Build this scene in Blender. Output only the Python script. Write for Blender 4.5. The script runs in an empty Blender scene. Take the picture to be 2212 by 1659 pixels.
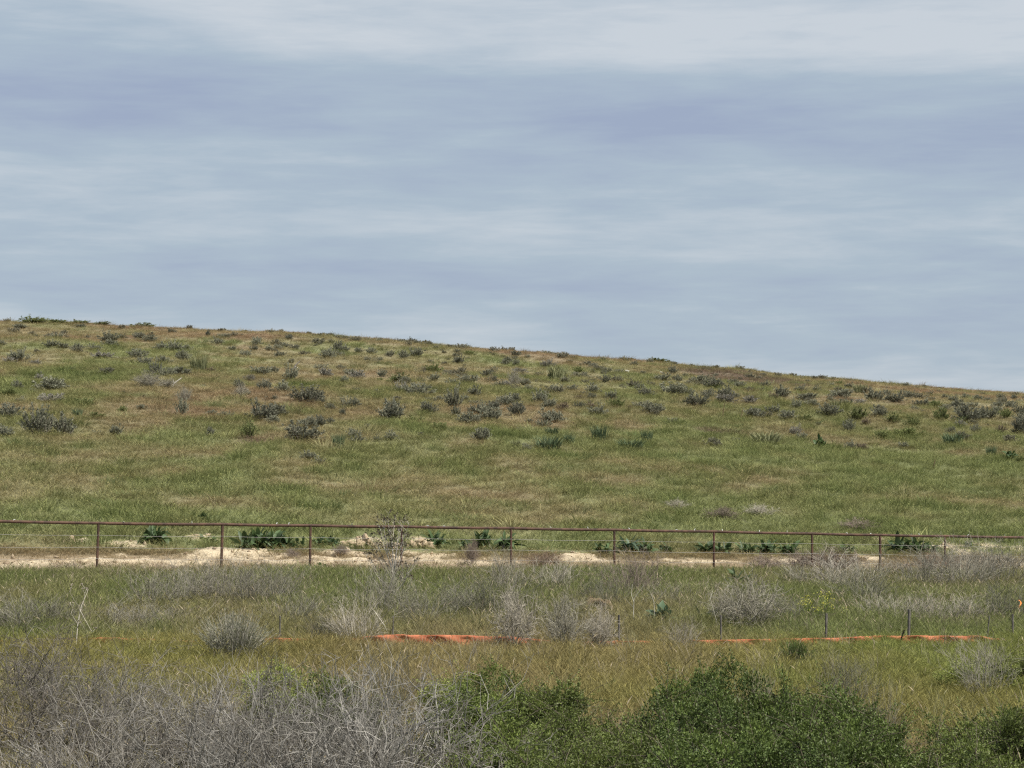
import bpy, math, random
import numpy as np
from mathutils import Vector

# ------------------------------------------------------------------ camera, sky, sun, exposure
scene = bpy.context.scene
CAM_Z, PITCH, F = 3.3, math.radians(2.226), 4926.0
cam_data = bpy.data.cameras.new('camera')
cam = bpy.data.objects.new('camera', cam_data)
scene.collection.objects.link(cam)
cam.location = (0, 0, CAM_Z)
cam.rotation_euler = (math.pi / 2 + PITCH, 0, 0)
cam_data.sensor_fit = 'HORIZONTAL'
cam_data.sensor_width = 36
cam_data.lens = 80.19
cam_data.clip_start = 0.5
cam_data.clip_end = 8000
scene.camera = cam

SUN_EL, SUN_AZ = math.radians(54), math.radians(124)   # azimuth measured clockwise from +Y (view direction): sun behind, over the right shoulder
sun_dir = Vector((math.sin(SUN_AZ) * math.cos(SUN_EL), math.cos(SUN_AZ) * math.cos(SUN_EL), math.sin(SUN_EL)))
sl = bpy.data.lights.new('sun', 'SUN')
sl.energy = 4.6
sl.angle = math.radians(1.0)
sl.color = (1.0, 0.955, 0.88)
sun = bpy.data.objects.new('sun', sl)
scene.collection.objects.link(sun)
sun.rotation_euler = sun_dir.to_track_quat('Z', 'Y').to_euler()
sun.location = (20, -20, 60)

world = bpy.data.worlds.new('World')
scene.world = world
world.use_nodes = True
wn, wl = world.node_tree.nodes, world.node_tree.links
wn.clear()


def wnode(t, **kw):
    n = wn.new(t)
    for k, v in kw.items():
        setattr(n, k, v)
    return n


def wmath(op, a, b=None):
    n = wnode('ShaderNodeMath', operation=op)
    for i, s in enumerate((a, b)):
        if s is None:
            continue
        if isinstance(s, (int, float)):
            n.inputs[i].default_value = s
        else:
            wl.new(s, n.inputs[i])
    return n.outputs[0]


sky = wnode('ShaderNodeTexSky', sky_type='NISHITA', sun_disc=False)
sky.sun_elevation = SUN_EL
sky.sun_rotation = SUN_AZ
sky.air_density = 1.0
sky.dust_density = 1.5
bg_sky = wnode('ShaderNodeBackground')
bg_sky.inputs['Strength'].default_value = 0.06
wl.new(sky.outputs[0], bg_sky.inputs['Color'])
tc = wnode('ShaderNodeTexCoord')
sep = wnode('ShaderNodeSeparateXYZ')
wl.new(tc.outputs['Generated'], sep.inputs[0])
# long stratus bands, slightly tilted, warped by slow noise
mp = wnode('ShaderNodeMapping')
mp.inputs['Scale'].default_value = (3.2, 3.2, 11.0)
mp.inputs['Rotation'].default_value = (0, math.radians(4), 0)
wl.new(tc.outputs['Generated'], mp.inputs['Vector'])
nz = wnode('ShaderNodeTexNoise')
nz.inputs['Scale'].default_value = 1.6
nz.inputs['Detail'].default_value = 3.0
nz.inputs['Roughness'].default_value = 0.5
wl.new(mp.outputs[0], nz.inputs['Vector'])
warp = wmath('MULTIPLY', wmath('SUBTRACT', nz.outputs[0], 0.5), 0.060)
tilt = wmath('MULTIPLY', sep.outputs['X'], 0.062)
elev = wmath('ADD', wmath('ADD', sep.outputs['Z'], tilt), warp)
ramp = wnode('ShaderNodeValToRGB')
wl.new(wmath('MULTIPLY', elev, 2.5), ramp.inputs[0])
cr = ramp.color_ramp
cr.interpolation = 'B_SPLINE'
BANDS = [(0.00, 0.60), (0.125, 0.86), (0.168, 0.36), (0.205, 0.28), (0.262, 0.70), (0.31, 0.52), (0.365, 0.20), (0.420, 0.16), (0.462, 0.70), (0.50, 1.0), (0.60, 0.90), (0.75, 0.85), (1.0, 0.80)]
while len(cr.elements) < len(BANDS):
    cr.elements.new(0.5)
for e, (p, v) in zip(cr.elements, BANDS):
    e.position = p
    e.color = (v, v, v, 1)
# finer wisps
mp2 = wnode('ShaderNodeMapping')
mp2.inputs['Scale'].default_value = (5.0, 5.0, 24.0)
mp2.inputs['Rotation'].default_value = (0, math.radians(3), 0)
wl.new(tc.outputs['Generated'], mp2.inputs['Vector'])
nz2 = wnode('ShaderNodeTexNoise')
nz2.inputs['Scale'].default_value = 1.7
nz2.inputs['Detail'].default_value = 8.0
nz2.inputs['Roughness'].default_value = 0.55
nz2.inputs['Distortion'].default_value = 0.3
wl.new(mp2.outputs[0], nz2.inputs['Vector'])
wisp = wmath('MULTIPLY', wmath('SUBTRACT', nz2.outputs[0], 0.5), 1.15)
mp3 = wnode('ShaderNodeMapping')
mp3.inputs['Scale'].default_value = (7.0, 7.0, 62.0)
mp3.inputs['Rotation'].default_value = (0, math.radians(13), 0)
wl.new(tc.outputs['Generated'], mp3.inputs['Vector'])
nz3 = wnode('ShaderNodeTexNoise')
nz3.inputs['Scale'].default_value = 2.2
nz3.inputs['Detail'].default_value = 10.0
nz3.inputs['Roughness'].default_value = 0.62
nz3.inputs['Distortion'].default_value = 0.25
wl.new(mp3.outputs[0], nz3.inputs['Vector'])
fibre = wmath('MULTIPLY', wmath('SUBTRACT', nz3.outputs[0], 0.5), 0.75)
cover = wnode('ShaderNodeMath', operation='ADD', use_clamp=True)
wl.new(ramp.outputs[0], cover.inputs[0])
wl.new(wmath('ADD', wisp, fibre), cover.inputs[1])
ccol = wnode('ShaderNodeValToRGB')
ce = ccol.color_ramp.elements
ce[0].position = 0.0
ce[0].color = (0.345, 0.410, 0.552, 1)
ce[1].position = 1.0
ce[1].color = (0.610, 0.660, 0.712, 1)
m = ccol.color_ramp.elements.new(0.5)
m.color = (0.425, 0.512, 0.602, 1)
wl.new(cover.outputs[0], ccol.inputs[0])
bg_cloud = wnode('ShaderNodeBackground')
bg_cloud.inputs['Strength'].default_value = 0.72
wl.new(ccol.outputs[0], bg_cloud.inputs['Color'])
mixw = wnode('ShaderNodeMixShader')
mixw.inputs[0].default_value = 0.88
wl.new(bg_sky.outputs[0], mixw.inputs[1])
wl.new(bg_cloud.outputs[0], mixw.inputs[2])
wout = wnode('ShaderNodeOutputWorld')
wl.new(mixw.outputs[0], wout.inputs[0])

vs = scene.view_settings
vs.view_transform = 'Standard'
vs.look = 'None'
vs.exposure = 0.52
vs.gamma = 1.0
vs.use_curve_mapping = False
scene.cycles.use_denoising = False
scene.cycles.filter_width = 1.25
scene.cycles.sample_clamp_direct = 6.0
scene.cycles.sample_clamp_indirect = 2.0
scene.cycles.max_bounces = 3
scene.cycles.diffuse_bounces = 2
scene.cycles.transmission_bounces = 3

rng = np.random.default_rng(7)
random.seed(7)


# ------------------------------------------------------------------ noise and terrain
def hash2(ix, iy, seed):
    h = (ix.astype(np.int64) * 374761393 + iy.astype(np.int64) * 668265263 + seed * 974634541) & 0xFFFFFFFF
    h = ((h ^ (h >> 13)) * 1274126177) & 0xFFFFFFFF
    h = (h ^ (h >> 16)) & 0xFFFFFF
    return h / float(0xFFFFFF)


def vnoise(x, y, seed=0):
    x, y = np.asarray(x, float), np.asarray(y, float)
    x0, y0 = np.floor(x), np.floor(y)
    fx, fy = x - x0, y - y0
    fx, fy = fx * fx * (3 - 2 * fx), fy * fy * (3 - 2 * fy)
    a, b = hash2(x0, y0, seed), hash2(x0 + 1, y0, seed)
    c, d = hash2(x0, y0 + 1, seed), hash2(x0 + 1, y0 + 1, seed)
    return a + (b - a) * fx + (c - a) * fy + (a - b - c + d) * fx * fy


def fbm(x, y, seed=0, octv=4):
    s, a, t = 0, 0.5, 0
    for i in range(octv):
        s = s + a * vnoise(np.asarray(x) * 2 ** i + 17.3 * i, np.asarray(y) * 2 ** i + 9.1 * i, seed + i)
        t += a
        a *= 0.5
    return s / t


def sstep(a, b, x):
    t = np.clip((np.asarray(x, float) - a) / (b - a), 0, 1)
    return t * t * (3 - 2 * t)


PY = np.array([-200, 10, 30, 46, 52, 60, 66, 70, 76, 84, 95, 110, 130, 150, 175, 205, 240, 270, 300, 360, 450, 700, 1200, 5000.])
PZ = np.array([0, 0, 0, 0.0, 0.10, .26, .38, .62, 1.22, 1.98, 3.05, 4.65, 6.85, 8.95, 11.15, 13.7, 16.1, 17.4, 18.2, 18.0, 15.0, 4, 0, 0.])


def pchip_slopes(x, y):
    h = np.diff(x)
    d = np.diff(y) / h
    m = np.zeros_like(x)
    for i in range(1, len(x) - 1):
        if d[i - 1] * d[i] > 0:
            w1, w2 = 2 * h[i] + h[i - 1], h[i] + 2 * h[i - 1]
            m[i] = (w1 + w2) / (w1 / d[i - 1] + w2 / d[i])
    return m


PM = pchip_slopes(PY, PZ)


def prof(q):
    q = np.clip(q, PY[0], PY[-1])
    i = np.clip(np.searchsorted(PY, q) - 1, 0, len(PY) - 2)
    h = PY[i + 1] - PY[i]
    t = (q - PY[i]) / h
    return (PZ[i] * (1 + 2 * t) * (1 - t) ** 2 + PM[i] * h * t * (1 - t) ** 2
            + PZ[i + 1] * t * t * (3 - 2 * t) + PM[i + 1] * h * t * t * (t - 1))


def qcoord(x, y):
    x, y = np.asarray(x, float), np.asarray(y, float)
    fade = sstep(45, 62, y) * (1 - sstep(82, 170, y))
    return y - 0.41 * np.clip(x, -22, 22) * fade


def terrain0(x, y):
    x, y = np.asarray(x, float), np.asarray(y, float)
    q = qcoord(x, y)
    near = sstep(46, 66, y)
    far = sstep(75, 240, y)
    xc = 75 * np.tanh(x / 75.0)
    out = 1 - sstep(420, 1100, y)
    z = prof(q) + (-0.022 * near * np.clip(x, -30, 30) * (1 - far) + far * (-0.078 * xc - 0.00042 * xc * xc)) * out
    hill = sstep(70, 110, y) * out
    z = z + hill * ((fbm(x / 22, y / 30, 3, 3) - .5) * 1.5 * sstep(80, 160, y) + (fbm(x / 5, y / 6, 5, 3) - .5) * .45)
    z = z + (fbm(x / 3.0, y / 3.0, 11, 3) - .5) * 0.10
    return z


CP, SP = math.cos(PITCH), math.sin(PITCH)


def pixdir(px, py):
    X, Z = (px - 1106.0) / F, (829.5 - py) / F
    dy = CP - Z * SP
    return X / dy, (SP + Z * CP) / dy        # per metre of y


_YS = np.concatenate([np.arange(15, 90, 0.1), np.arange(90, 420, 0.4)])


def at(px, py):
    """the place on the ground seen at this spot of the photograph"""
    ux, uz = pixdir(px, py)
    h = CAM_Z + uz * _YS - terrain0(ux * _YS, _YS)
    k = np.nonzero(h <= 0)[0]
    if len(k) == 0:
        k = [int(np.argmin(h / _YS))]
    y = float(_YS[k[0]])
    return ux * y, y


# sand: patches of bare pale soil along the fence track, (x0, x1, row0, row1)
SAND_PX = [(-40, 190, 1207, 1232), (170, 335, 1200, 1230), (150, 186, 1164, 1176), (235, 322, 1165, 1181), (395, 625, 1186, 1211),
           (340, 480, 1200, 1226), (480, 600, 1209, 1225), (395, 470, 1160, 1168), (600, 640, 1206, 1224), (695, 810, 1191, 1200), (690, 830, 1209, 1222), (870, 985, 1194, 1203),
           (870, 1070, 1206, 1219), (1210, 1335, 1205, 1219), (1235, 1300, 1198, 1206), (1675, 1735, 1203, 1216), (1850, 1900, 1202, 1212),
           (2012, 2120, 1181, 1199), (2100, 2250, 1177, 1190), (1893, 1915, 1160, 1172), (1440, 1560, 1208, 1216), (2060, 2110, 1196, 1204),
           (735, 770, 1165, 1182), (770, 830, 1160, 1180), (880, 935, 1160, 1182)]
SAND = []
for x0, x1, r0, r1 in SAND_PX:
    cx, cr_ = (x0 + x1) / 2, (r0 + r1) / 2
    ax, ay = at(cx, cr_)
    _, yn = at(cx, r1)
    _, yf = at(cx, r0)
    SAND.append((ax, ay, (x1 - x0) / 2 / F * ay * (1.12 if cx < 1150 else 1.35), max((yf - yn) / 2, 0.5) * 1.1))


def sandmask(x, y):
    x, y = np.asarray(x, float), np.asarray(y, float)
    m = np.zeros(np.broadcast(x, y).shape)
    e = (fbm(x / 1.4, y / .9, 31, 4) - .5) * 1.3 + (fbm(x / .35, y / .5, 37, 3) - .5) * 1.5
    for cx, cy, a, b in SAND:
        d = np.sqrt(((x - cx) / a) ** 2 + ((y - cy) / b) ** 2)
        m = np.maximum(m, 1 - sstep(0.70, 1.0, d + e))
    return m


def terrain(x, y):
    z = terrain0(x, y)
    near = (np.asarray(y) > 50) & (np.asarray(y) < 95)
    if np.any(near):
        s = sandmask(x, y)
        z = z + s * ((fbm(np.asarray(x) / .9, np.asarray(y) / .6, 41, 4) - .45) * 0.34)
    return z


def tz(x, y):
    return float(terrain(np.array([x]), np.array([y]))[0])


# ------------------------------------------------------------------ colour of the ground cover, in metres on the ground
def lerp(a, b, t):
    t = np.asarray(t)[..., None]
    return np.asarray(a) * (1 - t) + np.asarray(b) * t


GREEN = np.array([.166, .192, .086])
LIME = np.array([.235, .256, .112])
OLIVE = np.array([.210, .200, .108])
TAN = np.array([.226, .194, .118])
RUST = np.array([.222, .160, .108])
SOIL = np.array([.185, .158, .095])
SANDC = np.array([.490, .405, .280])
DIRT = np.array([.300, .232, .155])


BROWN_PATCH = []
for px_, r0_, r1_, w_ in ((1590, 795, 830, 250), (1560, 930, 945, 160), (560, 1110 - 160, 965, 120)):
    ax, ay = at(px_, (r0_ + r1_) / 2)
    _, ya = at(px_, r1_)
    _, yb = at(px_, r0_)
    BROWN_PATCH.append((ax, ay, w_ / 2 / F * ay, max((yb - ya) / 2, 2)))


def cover_colour(x, y):
    """(colour, greenness) of the plants that grow at x, y"""
    x, y = np.asarray(x, float), np.asarray(y, float)
    q = qcoord(x, y)
    n1 = fbm(x / 9, y / 14, 51, 4)
    n2 = fbm(x / 2.2, y / 4.0, 57, 3)
    n3 = fbm(x / 30, y / 40, 63, 3)
    # hillside
    gbase = np.interp(q, [70, 74, 79, 84, 90, 97, 106, 114, 122, 140, 170, 200, 230, 280],
                      [.45, .86, .82, .62, .66, .78, .80, .70, .57, .51, .41, .27, .12, .06])
    g = gbase + (n1 - .5) * 1.3 + (n2 - .5) * 1.1 + .05 * np.clip(x / 20, -1, 1) * (q < 120)
    g = np.clip(g, 0, 1)
    c = lerp(lerp(TAN, OLIVE, np.clip(g * 2.2, 0, 1)), GREEN, np.clip((g - .45) * 2.2, 0, 1))
    rust = np.clip((fbm(x / 12, y / 20, 71, 3) - .46) * 5, 0, 1) * np.clip(1 - g * 1.5, 0, 1)
    c = lerp(c, RUST, rust * np.interp(q, [80, 110, 200], [.25, .6, .9]))
    for bx_, by_, ba, bb in BROWN_PATCH:
        dd = np.sqrt(((x - bx_) / ba) ** 2 + ((y - by_) / bb) ** 2) + (fbm(x / 4, y / 6, 181, 3) - .5) * .9
        c = lerp(c, np.array([.135, .100, .082]), (1 - sstep(.6, 1.1, dd)) * .85)
    # bank between the barrier and the pipe fence
    gb = np.clip(.74 + (n1 - .5) * 1.3 + (n2 - .5) * .8, 0, 1)
    cb = lerp(lerp(TAN, OLIVE, np.clip(gb * 2, 0, 1)), np.array([.155, .190, .078]), np.clip((gb - .4) * 2, 0, 1))
    # verge next to the sand: dry, reddish
    cv = lerp(TAN, RUST, n2)
    tv = sstep(63.4, 65, q) * (1 - sstep(70.5, 73, q))
    cb = lerp(cb, cv, tv * .85)
    # meadow in front of the barrier: yellow green with tan heads
    gm = np.clip(.5 + (n1 - .5) * 1.5 + (n2 - .5) * .9 + .35 * sstep(4, 9, x) * sstep(27, 36, y), 0, 1)
    cm = lerp(lerp(np.array([.195, .174, .088]), np.array([.184, .182, .070]), np.clip(gm * 2.4, 0, 1)), np.array([.152, .182, .058]), np.clip((gm - .5) * 2.2, 0, 1))
    t = sstep(42.5, 45, y)
    near = lerp(cm, cb, t)
    gn = gm * (1 - t) + gb * t * (1 - tv)
    w = sstep(71, 74, q)
    return lerp(near, c, w), gn * (1 - w) + g * w


# ------------------------------------------------------------------ helpers: meshes, materials, tags
def mkmesh(name, V, faces, v=None, t=None, mats=(), midx=None, smooth=False):
    """faces: list of int arrays (n,3) or (n,4)"""
    V = np.asarray(V, np.float32)
    me = bpy.data.meshes.new(name)
    me.vertices.add(len(V))
    me.vertices.foreach_set('co', V.ravel())
    loops = np.concatenate([f.ravel() for f in faces]).astype(np.int32)
    tot = np.concatenate([np.full(len(f), f.shape[1]) for f in faces]).astype(np.int32)
    st = np.concatenate([[0], np.cumsum(tot)[:-1]]).astype(np.int32)
    me.loops.add(len(loops))
    me.loops.foreach_set('vertex_index', loops)
    me.polygons.add(len(tot))
    me.polygons.foreach_set('loop_start', st)
    me.polygons.foreach_set('loop_total', tot)
    if midx is not None:
        me.polygons.foreach_set('material_index', np.asarray(midx, np.int32))
    if smooth:
        me.polygons.foreach_set('use_smooth', np.ones(len(tot), bool))
    for nm, arr in (('v', v), ('t', t)):
        if arr is not None:
            a = me.attributes.new(nm, 'FLOAT', 'POINT')
            a.data.foreach_set('value', np.asarray(arr, np.float32))
    for mt in mats:
        me.materials.append(mt)
    me.update(calc_edges=True)
    me.validate()
    return me


class MB:
    def __init__(self):
        self.V, self.F3, self.F4, self.v, self.t, self.n = [], [], [], [], [], 0

    def add(self, V, F, v, t):
        V = np.asarray(V, float)
        F = np.asarray(F)
        (self.F3 if F.shape[1] == 3 else self.F4).append(F + self.n)
        self.V.append(V)
        self.v.append(np.broadcast_to(v, len(V)))
        self.t.append(np.broadcast_to(t, len(V)))
        self.n += len(V)

    def tube(self, pts, rad, sides=3, v=None, t0=0., t1=1., cap=False):
        pts = np.asarray(pts, float)
        n = len(pts)
        rad = np.broadcast_to(rad, n)
        tan = np.gradient(pts, axis=0)
        tan /= np.linalg.norm(tan, axis=1)[:, None] + 1e-9
        up = np.array([0.31, 0.87, 0.38])
        a = np.cross(tan, up)
        a /= np.linalg.norm(a, axis=1)[:, None] + 1e-9
        b = np.cross(tan, a)
        ang = np.arange(sides) * 2 * math.pi / sides
        V = pts[:, None] + rad[:, None, None] * (np.cos(ang)[None, :, None] * a[:, None] + np.sin(ang)[None, :, None] * b[:, None])
        i, j = np.meshgrid(np.arange(n - 1), np.arange(sides), indexing='ij')
        i, j = i.ravel(), j.ravel()
        k = (j + 1) % sides
        Fq = np.stack([i * sides + j, i * sides + k, (i + 1) * sides + k, (i + 1) * sides + j], 1)
        vv = rng.random() if v is None else v
        self.add(V.reshape(-1, 3), Fq, vv, np.repeat(np.linspace(t0, t1, n), sides))
        if cap:
            for e in (0, n - 1):
                c = self.n
                ring = V[e]
                Vc = np.vstack([ring, pts[e][None]])
                Fc = np.array([[q_, (q_ + 1) % sides, sides] for q_ in range(sides)])
                self.add(Vc, Fc, vv, t0 if e == 0 else t1)

    def leaves(self, P, D, L, W, v=None, t=None, fold=.25):
        P, D = np.asarray(P, float), np.asarray(D, float)
        n = len(P)
        D = D / (np.linalg.norm(D, axis=1)[:, None] + 1e-9)
        r = rng.normal(size=(n, 3))
        s = np.cross(D, r)
        s /= np.linalg.norm(s, axis=1)[:, None] + 1e-9
        nn = np.cross(s, D)
        L = np.broadcast_to(L, n)[:, None]
        W = np.broadcast_to(W, n)[:, None]
        mid = P + D * L * .45 - nn * W * fold
        V = np.stack([P, mid + s * W / 2, P + D * L, mid - s * W / 2], 1).reshape(-1, 3)
        b = np.arange(n) * 4
        Fq = np.concatenate([np.stack([b, b + 1, b + 2], 1), np.stack([b, b + 2, b + 3], 1)])
        v = rng.random(n) if v is None else np.broadcast_to(v, n)
        t = np.full(n, .8) if t is None else np.broadcast_to(t, n)
        self.add(V, Fq, np.repeat(v, 4), np.repeat(t, 4))

    def build(self, name, mats=(), smooth=False):
        fs = []
        if self.F3:
            fs.append(np.concatenate(self.F3))
        if self.F4:
            fs.append(np.concatenate(self.F4))
        return mkmesh(name, np.concatenate(self.V), fs, np.concatenate(self.v), np.concatenate(self.t), mats, None, smooth)


def newmat(name):
    m = bpy.data.materials.new(name)
    m.use_nodes = True
    nt = m.node_tree
    nt.nodes.clear()
    return m, nt.nodes, nt.links


def veg_material(name, source='object', base=(1, 1, 1), rough=.75, transl=.22, vlo=.72, vhi=1.3, tip=(1.12, 1.08, .95), spec=.15):
    """plant tissue; colour per plant (object colour or instance attribute), spread per blade (v) and along the blade (t)"""
    m, n, l = newmat(name)
    out = n.new('ShaderNodeOutputMaterial')
    if source == 'instance':
        a = n.new('ShaderNodeAttribute')
        a.attribute_type = 'INSTANCER'
        a.attribute_name = 'col'
        col = a.outputs['Vector']
    else:
        oi = n.new('ShaderNodeObjectInfo')
        col = oi.outputs['Color']
    av = n.new('ShaderNodeAttribute')
    av.attribute_name = 'v'
    at_ = n.new('ShaderNodeAttribute')
    at_.attribute_name = 't'
    mr = n.new('ShaderNodeMapRange')
    mr.inputs['To Min'].default_value = vlo
    mr.inputs['To Max'].default_value = vhi
    l.new(av.outputs['Fac'], mr.inputs['Value'])
    sc = n.new('ShaderNodeVectorMath')
    sc.operation = 'SCALE'
    l.new(col, sc.inputs[0])
    l.new(mr.outputs[0], sc.inputs['Scale'])
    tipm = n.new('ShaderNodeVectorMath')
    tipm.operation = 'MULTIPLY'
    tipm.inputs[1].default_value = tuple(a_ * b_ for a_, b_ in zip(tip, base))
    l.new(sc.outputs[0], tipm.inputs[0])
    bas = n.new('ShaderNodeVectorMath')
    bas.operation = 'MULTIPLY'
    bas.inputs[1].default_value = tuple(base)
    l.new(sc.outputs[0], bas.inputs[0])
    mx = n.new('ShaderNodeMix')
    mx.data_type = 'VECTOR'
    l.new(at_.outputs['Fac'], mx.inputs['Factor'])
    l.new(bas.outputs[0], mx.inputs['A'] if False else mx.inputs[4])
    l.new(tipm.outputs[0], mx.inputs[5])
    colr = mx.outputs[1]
    p = n.new('ShaderNodeBsdfPrincipled')
    p.inputs['Roughness'].default_value = rough
    p.inputs['Specular IOR Level'].default_value = spec
    l.new(colr, p.inputs['Base Color'])
    if transl > 0:
        tr = n.new('ShaderNodeBsdfTranslucent')
        l.new(colr, tr.inputs['Color'])
        ms = n.new('ShaderNodeMixShader')
        ms.inputs[0].default_value = transl
        l.new(p.outputs[0], ms.inputs[1])
        l.new(tr.outputs[0], ms.inputs[2])
        l.new(ms.outputs[0], out.inputs[0])
    else:
        l.new(p.outputs[0], out.inputs[0])
    return m


def noise_material(name, c1, c2, scale=8, rough=.8, bump=.2, spec=.2, detail=6, metal=0.):
    m, n, l = newmat(name)
    out = n.new('ShaderNodeOutputMaterial')
    p = n.new('ShaderNodeBsdfPrincipled')
    tcx = n.new('ShaderNodeTexCoord')
    nz_ = n.new('ShaderNodeTexNoise')
    nz_.inputs['Scale'].default_value = scale
    nz_.inputs['Detail'].default_value = detail
    nz_.inputs['Roughness'].default_value = .65
    l.new(tcx.outputs['Object'], nz_.inputs['Vector'])
    r = n.new('ShaderNodeValToRGB')
    r.color_ramp.elements[0].position = .32
    r.color_ramp.elements[1].position = .68
    r.color_ramp.elements[0].color = (*c1, 1)
    r.color_ramp.elements[1].color = (*c2, 1)
    l.new(nz_.outputs[0], r.inputs[0])
    l.new(r.outputs[0], p.inputs['Base Color'])
    p.inputs['Roughness'].default_value = rough
    p.inputs['Specular IOR Level'].default_value = spec
    p.inputs['Metallic'].default_value = metal
    b = n.new('ShaderNodeBump')
    b.inputs['Strength'].default_value = bump
    b.inputs['Distance'].default_value = .02
    l.new(nz_.outputs[0], b.inputs['Height'])
    l.new(b.outputs[0], p.inputs['Normal'])
    l.new(p.outputs[0], out.inputs[0])
    return m


COL = scene.collection


def link(name, data, parent=None, loc=None, rot=None, scl=None):
    o = bpy.data.objects.new(name, data)
    COL.objects.link(o)
    if parent is not None:
        o.parent = parent
    if loc is not None:
        o.location = loc
    if rot is not None:
        o.rotation_euler = rot
    if scl is not None:
        o.scale = scl if hasattr(scl, '__len__') else (scl,) * 3
    return o


def tag(o, label, cat, group=None):
    o['label'] = label
    o['category'] = cat
    if group:
        o['group'] = group
    return o


ORD = ['', 'first', 'second', 'third', 'fourth', 'fifth', 'sixth', 'seventh', 'eighth', 'ninth', 'tenth', 'eleventh', 'twelfth', 'thirteenth', 'fourteenth', 'fifteenth', 'sixteenth', 'seventeenth', 'eighteenth', 'nineteenth', 'twentieth']

# ------------------------------------------------------------------ ground
ys = np.concatenate([np.arange(-60, 14, 4.), np.arange(14, 56, .5), np.arange(56, 92, .22), np.arange(92, 180, .8), np.arange(180, 340, 1.6),
                     np.geomspace(340, 6000, 50)])
us = np.sinh(np.linspace(-2.6, 2.6, 331)) / math.sinh(2.6)
hw = np.maximum(40, np.abs(ys) * 0.62) + np.maximum(ys - 400, 0) * .5
GX = us[None, :] * hw[:, None]
GY = np.repeat(ys[:, None], len(us), 1)
GZ = terrain(GX, GY)
ccv, _ = cover_colour(GX, GY)
sm = sandmask(GX, GY) * ((GY > 50) & (GY < 95))
gcol = lerp(SOIL, ccv, np.full(GX.shape, .75))
gq = qcoord(GX, GY)
dm = sstep(63.5, 64.6, gq) * (1 - sstep(69.5, 71.5, gq)) * np.clip(.95 - .5 * sstep(2, 9, GX) + (fbm(GX / 1.2, GY / .8, 141, 3) - .5) * 1.6, 0, 1) * (GY < 95)
gcol = lerp(lerp(gcol, DIRT, dm), SANDC, sm)
nr, nc = GX.shape
ii, jj = np.meshgrid(np.arange(nr - 1), np.arange(nc - 1), indexing='ij')
ii, jj = ii.ravel(), jj.ravel()
FQ = np.stack([ii * nc + jj, ii * nc + jj + 1, (ii + 1) * nc + jj + 1, (ii + 1) * nc + jj], 1)
mground, n, l = newmat('ground_soil')
out = n.new('ShaderNodeOutputMaterial')
p = n.new('ShaderNodeBsdfPrincipled')
p.inputs['Roughness'].default_value = .95
p.inputs['Specular IOR Level'].default_value = .1
ac = n.new('ShaderNodeAttribute')
ac.attribute_name = 'gcol'
tcn = n.new('ShaderNodeTexCoord')
nn1 = n.new('ShaderNodeTexNoise')
nn1.inputs['Scale'].default_value = 2.4
nn1.inputs['Detail'].default_value = 9
nn1.inputs['Roughness'].default_value = .7
l.new(tcn.outputs['Object'], nn1.inputs['Vector'])
mrn = n.new('ShaderNodeMapRange')
mrn.inputs['From Min'].default_value = .3
mrn.inputs['From Max'].default_value = .7
mrn.inputs['To Min'].default_value = .72
mrn.inputs['To Max'].default_value = 1.25
l.new(nn1.outputs[0], mrn.inputs['Value'])
scn = n.new('ShaderNodeVectorMath')
scn.operation = 'SCALE'
l.new(ac.outputs['Vector'], scn.inputs[0])
l.new(mrn.outputs[0], scn.inputs['Scale'])
l.new(scn.outputs[0], p.inputs['Base Color'])
bp = n.new('ShaderNodeBump')
bp.inputs['Strength'].default_value = .9
bp.inputs['Distance'].default_value = .12
l.new(nn1.outputs[0], bp.inputs['Height'])
l.new(bp.outputs[0], p.inputs['Normal'])
l.new(p.outputs[0], out.inputs[0])
gme = mkmesh('ground', np.stack([GX, GY, GZ], -1).reshape(-1, 3), [FQ], mats=[mground], smooth=True)
ga = gme.attributes.new('gcol', 'FLOAT_VECTOR', 'POINT')
ga.data.foreach_set('vector', gcol.reshape(-1, 3).astype(np.float32).ravel())
ground = link('ground', gme)
ground['kind'] = 'structure'
ground['label'] = 'grassy valley floor rising to a sloping brown and green hillside'


# ------------------------------------------------------------------ plant meshes
def unit(v):
    v = np.asarray(v, float)
    return v / (np.linalg.norm(v) + 1e-9)


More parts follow.
